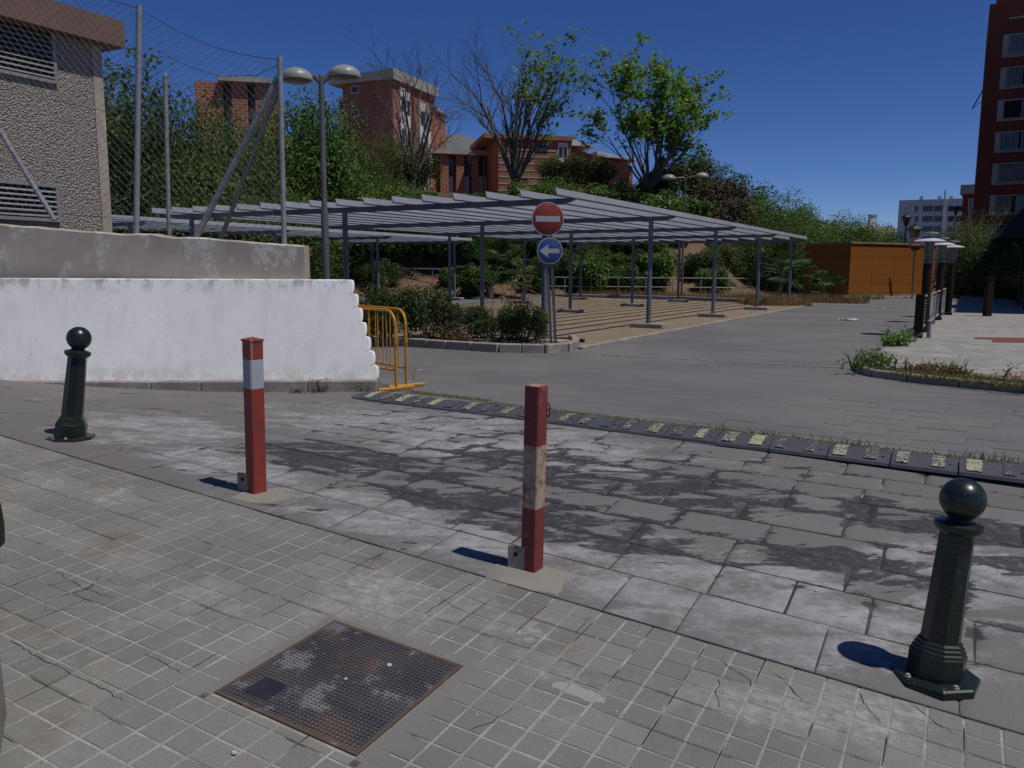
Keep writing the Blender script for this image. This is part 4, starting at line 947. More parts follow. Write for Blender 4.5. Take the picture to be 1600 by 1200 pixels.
# ---- bank
def sst(a, b_, x): t = max(0, min(1, (x-a)/(b_-a))); return t*t*(3-2*t)
def bank_base(x): return 48.5+9*sst(12, 20, x)-14*sst(-10, -22, x)
def bank_z(x, y):
    top = 7.2*(1-sst(10, 34, x))+2.5*sst(-12, -30, x); d = y-bank_base(x); return top*sst(-1, 14, d)+.25*math.sin(x*.7+y*.4)*sst(0, 4, d)
b = MB(); xs = [-70+3*i for i in range(39)]; N = 26
b.add([(x, bank_base(x)-1.5+k*(1.1 if k < 18 else 1.1+(k-17)*2.2), bank_z(x, bank_base(x)-1.5+k*(1.1 if k < 18 else 1.1+(k-17)*2.2))-.02-(.1 if k == 0 else 0)) for k in range(N) for x in xs], [(k*len(xs)+i, k*len(xs)+i+1, (k+1)*len(xs)+i+1, (k+1)*len(xs)+i) for k in range(N-1) for i in range(len(xs)-1)])
tag(b.build('bank', MT['bank'], smooth=True), kind='structure')
SV = {'fig': [shrub_mesh('broadleaf_shrub', [MT['la'], MT['lb'], MT['lc']], 1.6, 1.4, 2.2, 4600, .20, 16, 20+k, [4, 4, 1.5], up=.6) for k in range(3)],
      'dark': [shrub_mesh('dense_shrub', [MT['lc'], MT['lb']], 1.7, 1.5, 2.3, 5200, .14, 17, 30+k, [5, 2.5]) for k in range(2)],
      'olive': [shrub_mesh('feathery_shrub', [MT['ld'], MT['lb']], 1.5, 1.4, 2.5, 5400, .13, 22, 40+k, [5, 2], up=1.2) for k in range(2)],
      'bare': [shrub_mesh('brown_shrub', [MT['twig'], MT['dry'], MT['ld']], 1.4, 1.2, 1.9, 2600, .14, 14, 50, [5, 1, 2])]}
BIG = {'fig': [shrub_mesh('broadleaf_shrub', [MT['la'], MT['lb'], MT['lc']], 1.6, 1.4, 2.2, 13000, .075, 34, 60+k, [4, 4, 1.5], up=.6) for k in range(2)],
       'dark': [shrub_mesh('dense_shrub', [MT['lc'], MT['lb'], MT['ld']], 1.7, 1.5, 2.3, 13000, .065, 36, 70+k, [5, 2.5, 1]) for k in range(2)],
       'olive': [shrub_mesh('feathery_shrub', [MT['ld'], MT['lb']], 1.5, 1.4, 2.5, 13000, .06, 38, 80+k, [5, 2], up=1.2) for k in range(2)]}
SL = {'fig': ('broadleaf_shrub', 'bright green broad-leaved shrub growing on the bank', 'broad-leaved shrubs on the bank'), 'dark': ('dense_shrub', 'dense dark green shrub growing on the bank', 'dark shrubs on the bank'),
      'olive': ('feathery_shrub', 'feathery olive green shrub growing on the bank', 'feathery shrubs on the bank'), 'bare': ('brown_shrub', 'brown dried-up shrub growing on the bank', 'dried-up shrubs on the bank')}
def where(x, Y):
    px = proj((x, Y, 5))[0]
    return 'behind the chain-link fence' if px < 470 else 'below the tall brick block' if px < 680 else 'below the banded brick block' if px < 960 else 'around the leafy tree' if px < 1120 else 'running down towards the orange building'
def shrub_tag(o, kind, x, Y, low=False):
    nm, l, g = SL[kind]; w = 'at the foot of the bank under the shade roof' if low else where(x, Y)
    l = l.replace(' growing on the bank', ''); tag(o, (l+' on the bank '+w) if not low else (l+' '+w), 'shrub', g+' '+w)
def shrub(kind, x, y, sc, z=None, lab=None, sz=1.0):
    nm, l, g = SL[kind]; o = link(nm, random.choice(SV[kind])); o.location = (x, y, (bank_z(x, y) if z is None else z)-.08); o.scale = (sc*random.uniform(.9, 1.15), sc*random.uniform(.9, 1.15), sc*sz*random.uniform(.9, 1.1)); o.rotation_euler = (0, 0, random.uniform(0, 6.28))
    shrub_tag(o, kind, x, y, True); return o
# (pixel x, top y, distance, kind): placed so that the crown tops follow the skyline seen above the roofs
def shrub_top(x, ytop, Y, kind, sc=None, lab=None):
    p = at(x, ytop, Y); zb_ = bank_z(p.x, Y); h = p.z-zb_
    s_ = max(.7, h/(2.45 if kind != 'bare' else 2.1)); s_xy = max(min(s_, 2.4), s_*.62) if sc is None else sc
    nm, l, g = SL[kind]; o = link(nm, random.choice(BIG[kind] if s_ > 1.9 and kind in BIG else SV[kind])); o.location = (p.x, Y, zb_-.1); o.scale = (s_xy, s_xy, s_); o.rotation_euler = (0, 0, random.uniform(0, 6.28)); (tag(o, lab, 'shrub') if lab else shrub_tag(o, kind, p.x, Y))
R2 = random.Random(5)
for x, yt, Y, kd in [(455, 150, 50, 'fig'), (484, 108, 51, 'fig'), (508, 135, 54, 'fig'), (530, 210, 52, 'fig'), (560, 250, 52, 'fig'), (585, 215, 57, 'olive'), (620, 200, 60, 'olive'), (660, 235, 60, 'olive'), (610, 262, 54, 'fig'), (650, 285, 53, 'fig'), (690, 285, 54, 'fig'), (725, 290, 53, 'fig'),
                     (755, 285, 56, 'fig'), (830, 262, 56, 'fig'), (870, 262, 55, 'fig'), (860, 240, 62, 'olive'), (900, 238, 62, 'olive'), (935, 240, 62, 'olive'), (910, 275, 55, 'fig'), (950, 280, 56, 'dark'), (985, 272, 58, 'dark'), (1030, 250, 60, 'fig'), (1010, 285, 55, 'fig'), (1055, 285, 56, 'fig'),
                     (1075, 238, 70, 'olive'), (1100, 245, 70, 'olive'), (1130, 268, 64, 'bare'), (1155, 270, 66, 'dark'), (1180, 285, 64, 'fig'), (1140, 300, 58, 'bare'), (1090, 300, 57, 'fig'), (1210, 305, 60, 'fig'), (1235, 285, 62, 'fig'), (1260, 320, 60, 'fig'), (1290, 330, 66, 'fig'), (1320, 322, 68, 'fig'), (1345, 335, 70, 'fig'), (1375, 348, 74, 'fig'),
                     (1195, 330, 56, 'dark'), (1230, 340, 57, 'fig'), (1300, 345, 64, 'dark'),
                     (300, 120, 40, 'dark'), (265, 140, 38, 'fig'), (330, 190, 40, 'fig'), (205, 120, 36, 'dark'), (230, 150, 37, 'olive'), (360, 215, 40, 'olive'), (395, 245, 42, 'fig'), (290, 215, 37, 'fig'), (250, 235, 36, 'dark'), (330, 265, 37, 'fig'), (380, 270, 38, 'fig'), (195, 200, 34, 'dark'), (430, 262, 43, 'fig'), (415, 290, 39, 'dark'), (360, 300, 37, 'olive'), (280, 300, 36, 'dark'), (440, 300, 44, 'fig'), (185, 95, 36, 'dark'), (120, 120, 40, 'dark')]:
    shrub_top(x, yt, Y, kd)
for k in range(46):      # lower face of the bank
    px = R2.uniform(460, 1260); Y = R2.uniform(50, 54); x = at(px, 300, Y).x; Y = bank_base(x)+R2.uniform(.8, 6.5)
    if 1075 < px < 1200 and R2.random() < .5: continue
    shrub(R2.choices(['fig', 'dark', 'olive', 'bare'], [3, 6, 1, 1])[0], x, Y, R2.uniform(.6, 1.0))
# ---- deciduous trees with visible limbs
def tree(base, H, label, leafy, spread, seed, side=None, nl=7, name='plane_tree', ls=.30, leafmat_=('la', 'lb'), trunkh=.22, tr=.17):
    R = random.Random(seed); st = random.getstate(); random.seed(seed)
    t = thing(name, base, label, 'tree'); tb = MB(); lv = MB(); ends = []
    def grow(p, d, L, r, lev):
        n = 5 if lev < 2 else 3; pts = [p]; rs = [r]; q = Vector(p); dd = Vector(d)
        for i in range(n):
            dd = (dd+Vector((R.gauss(0, .07), R.gauss(0, .07), .05+R.gauss(0, .04)))).normalized(); q = q+dd*(L/n); pts.append(Vector(q)); rs.append(max(.006, r*(1-.62*(i+1)/n)))
        tb.tube(pts, rs, 6 if lev < 2 else 3, 0 if lev < 2 else 1, False)
        if lev >= 3: ends.append((pts, lev)); return
        k = (3, 4, 3)[lev] if lev < 3 else 2
        for c in range(k+R.randint(0, 1)):
            f = R.uniform(.3, 1); i = min(n-1, int(f*n)); pp = pts[i].lerp(pts[i+1], f*n-i); a = R.uniform(0, 6.28); ax = dd.orthogonal(); ax.rotate(Matrix.Rotation(a, 3, dd)); d2 = (dd+ax*R.uniform(.35, .75)+Vector((0, 0, .12))).normalized()
            grow(pp, d2, L*R.uniform(.38, .62), max(.008, rs[i]*.6), lev+1)
        ends.append((pts[-3:], lev))
    th = H*trunkh; top = Vector((R.gauss(0, .1), R.gauss(0, .1), th))
    tb.tube([(0, 0, -.3), (0, 0, th*.3), tuple(top*.7), tuple(top)], [tr*1.25, tr, tr*.92, tr*.95], 9)
    for k in range(nl):
        a = 2.4*k+R.uniform(-.15, .15); o = spread*(.12+1.0*((k+.5)/nl)**.7)*R.uniform(.9, 1.1); d = Vector((math.cos(a)*o, math.sin(a)*o*.8, 1)).normalized(); grow(top-Vector((0, 0, R.uniform(0, .25))), d, (H-th)*R.uniform(.70, .86)*(1-.22*(k/nl)), tr*R.uniform(.38, .55), 0)
    tk = link('trunk', tb.mesh('trunk', [MT['bark'], MT['twig']], True), t)
    if leafy > 0:
        for pts, lev in ends:
            x = pts[-1].x
            pr = leafy*(1 if side is None else max(0, min(1, .25+side*x/ (H*.22)+ .5*(pts[-1].z/H-.6))))
            if lev < 2 and R.random() < .5: continue
            for q in pts[-2:]:
                if R.random() < pr:
                    for _ in range(R.randint(5, 10)): leaf(lv, q+Vector((R.gauss(0, .2), R.gauss(0, .2), R.gauss(.02, .2))), Vector((R.gauss(0, .7), R.gauss(0, .7), 1)), ls*R.uniform(.6, 1.25), R.randrange(2), .8)
        link('crown', lv.mesh('crown', [MT[k] for k in leafmat_]), t)
    random.setstate(st); return t
def tree_at(x, yb_, yt, Y, **kw):
    p = at(x, yb_, Y); H = (at(x, yt, Y).z-p.z)*kw.pop('hs', .9); zb_ = bank_z(p.x, Y); return tree((p.x, Y, zb_-.1), H+(p.z-zb_), **kw)
tree_at(645, 288, 72, 58, label='bare leafless tree on the bank before the brick tower', leafy=0, spread=.55, seed=3, nl=9, tr=.2, trunkh=.24)
tree_at(808, 290, 30, 58, label='half-bare tree with young leaves along only one side of its crown', leafy=.22, spread=.56, seed=11, nl=14, side=1.0, tr=.26, trunkh=.19, ls=.30, hs=.86, leafmat_=('lt', 'la'))
tree_at(1018, 275, 62, 58, label='tree in full fresh leaf with visible limbs on the bank', leafy=.5, spread=1.0, seed=9, nl=14, tr=.22, trunkh=.2, ls=.30, hs=.74, leafmat_=('lt', 'la'))
tree_at(160, 330, 60, 33, label='thin pale-trunked tree behind the pebbledash building', leafy=.5, spread=.4, seed=15, nl=5, tr=.09, leafmat_=('lc', 'lb'), ls=.2)
tree_at(660, 322, 245, 50, label='small bare sapling in front of the dark shrubs', leafy=0, spread=.5, seed=21, nl=5, tr=.07) if False else None
# ---- palms
def palm(base, trunk_h, R_, n, label, fruit=False, seed=1, mat='palm'):
    R = random.Random(seed); t = thing('fan_palm', base, label, 'palm')
    b = MB(); b.tube([(0, 0, -.1), (0, 0, trunk_h*.5), (.05, 0, trunk_h)], [.22, .18, .2], 9)
    for k in range(26): a = R.uniform(0, 6.28); z = R.uniform(.1, 1)*trunk_h; b.box((math.cos(a)*.2, math.sin(a)*.2, z), (.07, .05, .16), RZ(a))
    link('trunk', b.mesh('trunk', MT['bark']), t); b = MB()
    for k in range(n):
        a = R.uniform(0, 6.28); e = R.uniform(-.5, 1.3); d = Vector((math.cos(a)*math.cos(e), math.sin(a)*math.cos(e), math.sin(e))); L = R_*R.uniform(.55, .75); c = Vector((.05, 0, trunk_h))+d*L
        b.tube([(.05, 0, trunk_h), tuple(c)], [.02, .012], 4); side = d.cross(Vector((0, 0, 1))).normalized()
        for q in range(15):
            f = -1.35+2.7*q/14; v = (d*math.cos(f)+side*math.sin(f)).normalized(); w = v.cross(d.cross(side)).normalized()*.028*R_; tip = c+v*R_*.5-Vector((0, 0, .12*R_*R.uniform(.3, 1)))
            b.add([c, c+v*R_*.28+w, tip, c+v*R_*.28-w], [(0, 1, 2, 3)])
    link('crown', b.mesh('crown', MT[mat]), t)
    if fruit:
        b = MB()
        for k in range(5):
            a = R.uniform(0, 6.28); s0 = Vector((math.cos(a)*.5, math.sin(a)*.5, trunk_h+.1))
            for q in range(110): p = s0+Vector((math.cos(a)*.5, math.sin(a)*.5, -.5))*R.random()+Vector((R.gauss(0, .12), R.gauss(0, .12), R.gauss(0, .12))); leaf(b, p, Vector((R.gauss(0, 1), R.gauss(0, 1), R.gauss(0, 1))), .12, 0)
        tag(link('fruit_cluster', b.mesh('fruit_cluster', MT['orange']), t), kind='stuff')
    return t
p = at(765, 440, 46); palm((p.x, 46.5, .1), 1.0, 2.4, 44, 'bushy fan palm beside the grey car park railing', seed=2)
p = at(1226, 440, 45.5); palm((p.x, 46.3, .1), 1.5, 1.7, 34, 'fan palm with brown trunk near the orange building', seed=3)
p = at(1290, 465, 45.0); palm((p.x, 45.4, .05), .35, 1.3, 30, 'low dark fan palm against the shaded orange wall', seed=4)
p = at(1585, 445, 40); palm((p.x+.6, 40, .05), 1.4, 1.6, 32, 'fan palm with hanging orange fruit in the shade', True, 5)
# ---- dry grass and back railing
b = MB()
def dg():
    a = R2.uniform(0, 1); q = PG(4.55+R2.uniform(-.03, .35), -.55+2.9*a); return (q.x, q.y, .0)
blades(b, 5200, dg, (.15, .65), .012, .35)
def dg2():
    q = pk[1]+Vector((R2.uniform(-2.2, .5), R2.uniform(.2, 3.0), 0)); return (q.x, q.y, 0)
blades(b, 2200, dg2, (.12, .55), .011, .4)
tag(b.build('dry_grass', [MT['dry']]), 'dry straw-coloured grass along the back of the car park', 'grass', kind='stuff')
def railing(p0, p1, n, label, h=1.15, mid=(.62, .2), mat='alu', r=.03):
    c = (Vector(p0)+Vector(p1))/2; t = thing('railing', c, label, 'railing'); p0, p1 = Vector(p0), Vector(p1)
    for z in (h,)+tuple(mid): b = MB(); b.tube([p0+Vector((0, 0, z)), p1+Vector((0, 0, z))], r, 8); b.build('rail', MT[mat], t, smooth=True)
    for k in range(n+1): q = p0.lerp(p1, k/n); b = MB(); b.tube([q-Vector((0, 0, .1)), q+Vector((0, 0, h))], r, 8); b.build('post', MT[mat], t, smooth=True)
q0 = at(1182, 470, 47.3); q1 = at(800, 470, 49.5); railing((q0.x, 47.3, .0), (q1.x, 49.5, .0), 9, 'grey pipe railing behind the dry grass of the car park')
q0 = at(702, 470, 50.2); q1 = at(575, 470, 52.0); railing((q0.x, 50.2, .45), (q1.x, 52.0, .5), 5, 'grey pipe railing seen above the hedge')
q0 = at(540, 470, 52.4); q1 = at(440, 470, 53.5); railing((q0.x, 52.4, .45), (q1.x, 53.5, .5), 4, 'grey pipe railing glimpsed between the wall and lamp pole')
q = at(590, 433, 51.0); t = thing('cabinet', (q.x, 51.0, .35), 'small pale grey utility cabinet by the railing', 'cabinet'); b = MB(); b.box((q.x, 51.0, 1.0), (.45, .3, 1.0), None, 0, .02); b.build('case', MT['alu'], t); b = MB(); b.box((q.x, 50.84, 1.05), (.38, .012, .8)); b.build('door', MT['galv'], t); b = MB(); b.box((q.x, 51.0, .42), (.36, .24, .2)); b.build('plinth', MT['footing'], t)
# ================================================================== BUILDINGS BEHIND
class Facade:
    """vertical face through a pixel at distance Y, running in plan direction theta (outward normal on its right)"""
    def __init__(s, x, y, Y, th):
        s.o = at(x, y, Y); s.f = Vector((math.cos(th), math.sin(th), 0)); s.n = Vector((math.sin(th), -math.cos(th), 0)); s.z0 = s.o.z
    def hit(s, x, y):
        r = ray(x, y); t = (s.o-CP).dot(s.n)/r.dot(s.n); p = CP+r*t; return (p-s.o).dot(s.f), p.z
    def pt(s, a, out, z): p = s.o+s.f*a+s.n*out; return Vector((p.x, p.y, z))
    def slab(s, a0, a1, z0, z1, o0, o1, name, mat, par, z1b=None):
        z1b = z1 if z1b is None else z1b
        V = [s.pt(a0, o0, z0), s.pt(a1, o0, z0), s.pt(a1, o1, z0), s.pt(a0, o1, z0), s.pt(a0, o0, z1), s.pt(a1, o0, z1b), s.pt(a1, o1, z1b), s.pt(a0, o1, z1)]
        b = MB(); b.add(V, [(0, 3, 2, 1), (4, 5, 6, 7), (0, 1, 5, 4), (1, 2, 6, 5), (2, 3, 7, 6), (3, 0, 4, 7)]); return b.build(name, MT[mat], par)
    def window(s, a0, a1, z0, z1, par, frame='white', o=0.0, shutter=False, fw=.07):
        w = s.slab(a0, a1, z0, z1, o-.02, o+.03, 'window_frame', frame, par)
        n = 2 if a1-a0 > .9 else 1
        for k in range(n):
            x0 = a0+fw+(a1-a0-fw)*k/n; x1 = a0+(a1-a0-fw)*(k+1)/n; s.slab(x0, x1, z0+fw, z1-fw, o, o+.045, 'pane', 'glass', w)
        return w
def strips(fc, par, lst, ytop, ybot, recess_out, kind='dw'):
    """window strips between brick fins: window, white panel, window"""
    for (x0, x1) in lst:
        a0, zt = fc.hit(x0, ytop); a1, _ = fc.hit(x1, ytop); _, zb_ = fc.hit(x0, ybot); h = zt-zb_; m = .06
        n = max(1, round(h/2.9)); fl = h/n
        for k in range(n):
            z = zt-fl*(k+1)
            fc.slab(a0+m, a1-m, z+.02, z+fl*.5-.02, recess_out-.05, recess_out+.06, 'spandrel_panel', 'white', par); fc.window(a0+m, a1-m, z+fl*.5, z+fl-.12, par, 'shutter', recess_out)
# -- brick block seen through the fence
fa = Facade(347, 119, 60, math.radians(14)); t = thing('apartment_block', (fa.o.x, 60, 8), 'brick apartment block with pale roof edge seen through the chain-link fence', 'building')
zt = fa.z0; zb_ = 6.0; a9, _ = fa.hit(434, 130)
fa.slab(0, a9, zb_, zt-.35, -6, -1.3, 'wall', 'brick', t)
fa.slab(-.25, a9+.2, zt-.35, zt, -6.3, .35, 'roof', 'roofc', t)
fa.slab(-1.9, -.0, zb_, zt-.36, -6, -.2, 'wall', 'brick', t)
for (x0, x1) in ((361, 386), (398, 424)): a0, _ = fa.hit(x0, 130); a1, _ = fa.hit(x1, 130); fa.slab(a0, a1, zb_, zt-.36, -1.3, .0, 'brick_fin', 'brick', t)
strips(fa, t, [(349, 360), (387, 397)], 128, 262, -1.25)
a0, z_ = fa.hit(387, 175); fa.slab(a0-.1, a0+.75, z_-.3, z_+.3, -1.2, -.75, 'air_conditioner', 'white', t)
# -- tall brick block: shaded gable and receding sunlit front
fg = Facade(613, 119, 75, math.atan2(-.383, .924)); t = thing('apartment_block', (fg.o.x, 75, 8), 'tall brick apartment block with two small white windows in its shaded end', 'building')
a0, _ = fg.hit(535, 127); zt = fg.z0
fg.slab(a0, 0, 7, zt-.3, -7.8, 0, 'wall', 'brick', t)
fg.slab(a0-1.0, a0-.02, 7, zt-1.3, -7, -.7, 'wall', 'white', t); 
for zz in (zt-2.6, zt-5.4, zt-8.2): fg.window(a0-.85, a0-.2, zz-.2, zz+1.1, t, 'white', -.68)
fg.slab(a0-1.2, .35, zt-.3, zt+.25, -8, .4, 'roof', 'roofc', t, zt+.6)
for (x, y) in ((555, 140), (555, 177)): a1, z_ = fg.hit(x, y); fg.window(a1-.38, a1+.38, z_-.32, z_+.32, t, 'white', 0)
fr = Facade(613, 119, 75, math.atan2(.924, .383))
for (x0, x1, m) in ((622, 629, 'white'), (631, 637, 'white'), (643, 648, 'brick'), (652, 661, 'white'), (665, 669, 'white')):
    q0, _ = fr.hit(x0, 150); q1, _ = fr.hit(x1, 150); fr.slab(q0, q1, 8, zt-.6-.18*q0, -.2, .25, 'facade_strip', m, t)
    if m == 'white':
        for k in range(4): fr.window(q0+.1, q1-.1, zt-2.6-.18*q0-2.8*k, zt-1.3-.18*q0-2.8*k, t, 'shutter', .25)
q9, _ = fr.hit(674, 175); fr.slab(7.6, q9+3, 7, zt-1.6, -6, 0, 'wall', 'brick', t, zt-2.2)
fr.slab(7.9, q9+3.2, zt-1.6, zt-1.2, -6, .3, 'roof', 'roofc', t, zt-1.8)
# -- low brick block with fins
fl_ = Facade(678, 234, 82, math.radians(16)); t = thing('apartment_block', (fl_.o.x, 82, 8), 'low brick block of evenly spaced fins below the distant hill', 'building')
a9, _ = fl_.hit(790, 245); zt = fl_.z0
fl_.slab(-.3, a9, 7, zt-.35, -6, -1.1, 'wall', 'brick', t); fl_.slab(-.4, a9, zt-.35, zt, -6, .35, 'roof', 'roofc', t, zt+.1)
for x0, x1 in ((688, 701), (713, 725), (738, 748), (770, 782)): a0, _ = fl_.hit(x0, 250); a1, _ = fl_.hit(x1, 250); fl_.slab(a0, a1, 7, zt-.36, -1.1, 0, 'brick_fin', 'brick', t)
strips(fl_, t, [(702, 712), (726, 737), (750, 759), (760, 769)], 243, 305, -1.05)
# -- banded brick block with stepped white roofs
fd = Facade(779, 212, 78, math.radians(12)); t = thing('apartment_block', (fd.o.x, 78, 8), 'banded brick block with white sloping roofs stepping down at one end', 'building')
zt = fd.z0; a9, _ = fd.hit(892, 216); aw, _ = fd.hit(870, 216)
fd.slab(0, a9, 7, zt-.25, -8, 0, 'wall', 'brick', t); fd.slab(-1.4, a9+.1, zt-.25, zt+.15, -8.2, .25, 'roof', 'brick', t)
for z in [7.6+.62*k for k in range(int((zt-8)/.62))]: fd.slab(-.01, aw-.1, z, z+.12, -.1, .035, 'band_course', 'roofc', t)
a0, z_ = fd.hit(845, 233); fd.window(a0-.6, a0+.7, z_-.35, z_+.35, t, 'dark', 0)
for zz in (238, 262): a0, z_ = fd.hit(872, zz); fd.window(a0, a0+.95, z_-1.3, z_+.5, t, 'white', 0); fd.slab(a0, a0+.95, z_+.52, z_+.9, -.02, .06, 'lintel', 'white', t)
q1, zq1 = fd.hit(894, 217); q2, zq2 = fd.hit(931, 230); q3, zq3 = fd.hit(992, 251)
fd.slab(q1, q2, 7, zq1-.65, -7, -.6, 'wall', 'brick', t, zq2-.65); fd.slab(q1-.05, q2+.1, zq1-.6, zq1, -7, .1, 'roof', 'white', t, zq2)
b = fd.slab(q2+.12, q3, 7, zq2-.75, -7, -.5, 'wall', 'brick', t, zq3-.5); fd.slab(q2+.12, q3+.2, zq2-.85, zq2-.35, -7, .1, 'roof', 'white', t, zq3)
# -- dark tower on the right
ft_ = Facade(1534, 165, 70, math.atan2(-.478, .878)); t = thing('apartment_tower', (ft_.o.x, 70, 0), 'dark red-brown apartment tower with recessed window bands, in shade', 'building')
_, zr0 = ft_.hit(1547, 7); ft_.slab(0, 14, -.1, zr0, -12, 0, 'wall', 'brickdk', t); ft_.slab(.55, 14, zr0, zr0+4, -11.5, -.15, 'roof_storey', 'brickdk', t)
a0, _ = ft_.hit(1556, 200)
for k, (yt, yb_) in enumerate(((57, 88), (108, 137), (158, 187), (208, 236), (257, 286), (307, 334), (352, 380), (400, 428))):
    _, z1 = ft_.hit(1570, yt); _, z0 = ft_.hit(1570, yb_)
    fr_ = ft_.slab(a0, 12.5, z0-.12, z1+.12, -.03, .05, 'window_surround', 'roofc', t)
    ft_.slab(a0+.45, 12.2, z0+.02, z1, -.02, .062, 'recess', 'dark', fr_)
    x = a0+.5; j = k
    while x < 11.8:
        wd_ = 2.1 if (j % 2 == 0) else 1.2
        if k in (0, 1, 4, 5, 6) and j % 2 == k % 2:
            for q in range(int(wd_/.16)): ft_.slab(x+q*.16, x+q*.16+.10, z0+.1, z1-.06, .06, .10, 'shutter_slat', 'shutter', fr_)
        else: ft_.window(x+.05 if k != 2 else x+1.2, x+wd_-.05 if k != 2 else x+1.9, z0+.04, z1-.05, t, 'alu', .07)
        x += wd_+.1; j += 1
    ft_.slab(a0+.35, 12.5, z0+.02, z0+.10, .05, .16, 'sill_rail', 'alu', fr_)
_, zl = ft_.hit(1553, 31); ft_.slab(a0+.3, 12.5, zl-.1, zl, -.02, .10, 'cornice', 'roofc', t)
b = MB(); p = ft_.pt(-.02, -.4, ft_.hit(1530, 140)[1]); b.tube([p, p+Vector((-.75, 0, -1.5))], .05, 6); b.tube([p+Vector((0, 0, -.9)), p+Vector((-.72, 0, -1.4))], .02, 5); b.build('washing_line_arm', MT['dark'], t)
# -- grey far block and beige neighbour
fg2 = Facade(1405, 313, 150, math.radians(-27)); t = thing('apartment_block', (fg2.o.x, 150, 0), 'pale grey far apartment block with dark window bands beyond the orange building', 'building')
a9, _ = fg2.hit(1530, 313); fg2.slab(0, a9, -.1, fg2.z0, -12, 0, 'wall', 'greybld', t)
for yt, yb_ in ((322, 330), (338, 346), (354, 362), (370, 378)):
    for x0, x1 in ((1430, 1434), (1442, 1457), (1460, 1472), (1481, 1490), (1495, 1503)):
        a0, z1 = fg2.hit(x0, yt); a1, z0 = fg2.hit(x1, yb_); fg2.window(a0, a1, z0, z1, t, 'dark', 0)
for x0 in (1436, 1465, 1483): a0, z0 = fg2.hit(x0, 312); fg2.slab(a0, a0+.6, z0-.1, z0+.8, -3, -2.4, 'chimney', 'roofc', t)
a0, _ = fg2.hit(1474, 320); fg2.slab(a0, a0+.3, 0, fg2.z0+1.5, .02, .25, 'drain_pipe', 'white', t)
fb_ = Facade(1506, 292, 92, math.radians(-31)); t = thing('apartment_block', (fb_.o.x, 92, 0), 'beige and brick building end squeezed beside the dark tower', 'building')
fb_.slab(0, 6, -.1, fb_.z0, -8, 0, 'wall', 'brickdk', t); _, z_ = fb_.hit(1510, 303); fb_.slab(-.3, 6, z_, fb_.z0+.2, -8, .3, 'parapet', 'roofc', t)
for yy in (318, 335, 352): a0, z_ = fb_.hit(1513, yy); fb_.window(a0, a0+.45, z_-.5, z_+.5, t, 'white', 0)
# -- orange clad building
fo = Facade(1325, 467, 47.9, math.radians(28)); t = thing('clad_building', (fo.o.x, fo.o.y, 0), 'flat-roofed building clad in orange timber boards, one side in shade', 'building')
_, ztp = fo.hit(1325, 380); a9, _ = fo.hit(1457, 465); dep = 3.4
fo.slab(0, a9, .22, ztp, -dep, 0, 'wall', 'wood', t); fo.slab(-.06, a9+.05, ztp, ztp+.09, -dep-.05, .07, 'roof_edge', 'woodtop', t); fo.slab(-.35, a9+.05, -.05, .215, -dep, .05, 'plinth', 'footing', t)
for k in range(1, 4): fo.slab(a9*k/4-.012, a9*k/4+.012, .23, ztp-.01, -.02, .012, 'panel_joint', 'wood', t)
p = fo.o+fo.f*(-.3)+fo.n*.6
kerb_line('orange_kerb', [Vector((p.x-4.5, p.y+.4, 0)), Vector((p.x, p.y, 0)), Vector((*(fo.o+fo.f*(a9+3)+fo.n*.6).xy, 0))], 'low kerb in front of the orange clad building', .12, .2, 1.2, 'footing')
# weeds before it
weed((p.x+1.0, p.y+.25, 0), 90, .5, 'bushy weed at the corner of the orange building', [MT['lc'], MT['ld']], .6, .02, .5)
# ================================================================== RIGHT-HAND ISLAND
ik = [pz(1700, 628), pz(1600, 613), pz(1500, 604), pz(1420, 595.5), pz(1365, 588), pz(1345, 582), pz(1339, 576), pz(1342, 571)]
kerb_line('island_kerb', ik, 'curved concrete kerb round the weedy nose of the footpath island', .11, .13, .75)
ie = [pz(1390, 546), pz(1426, 530), pz(1474, 490), pz(1500, 466), pz(1512, 456)]
poly = [(q.x+.05, q.y+.06) for q in ik]+[(q.x, q.y) for q in ie]+[(44, 75), (70, 60), (40, 5), (14, 8.5)]
b = MB(); b.prism(poly, -.04, .085); ISL = tag(b.build('footpath', MT['pale']), kind='structure')
b = MB(); gp = [pz(1346, 574), pz(1352, 583), pz(1420, 590), pz(1500, 598), pz(1600, 607), pz(1720, 622), pz(1720, 603), pz(1600, 588), pz(1500, 580), pz(1430, 578), pz(1380, 578)]
gp = [onz(x, y, .09) for x, y in ((1352, 572), (1362, 579), (1420, 587), (1500, 595), (1600, 604), (1720, 618), (1720, 600), (1600, 588), (1500, 581), (1430, 577), (1385, 575))]
b.prism([(q.x, q.y) for q in gp], .08, .092); tag(b.build('verge_soil', MT['soil']), kind='structure')
b = MB()
def vg():
    x = R2.uniform(1356, 1700); f = (x-1356)/344; y = 576+f*36+R2.uniform(-5, 6)*(1 if x > 1390 else .4); q = onz(x, y, .09); return (q.x, q.y, .088)
blades(b, 3600, vg, (.02, .09), .008, .6)
tag(b.build('verge_grass', [MT['gr']]), 'short patchy grass along the island kerb', 'grass', kind='stuff')
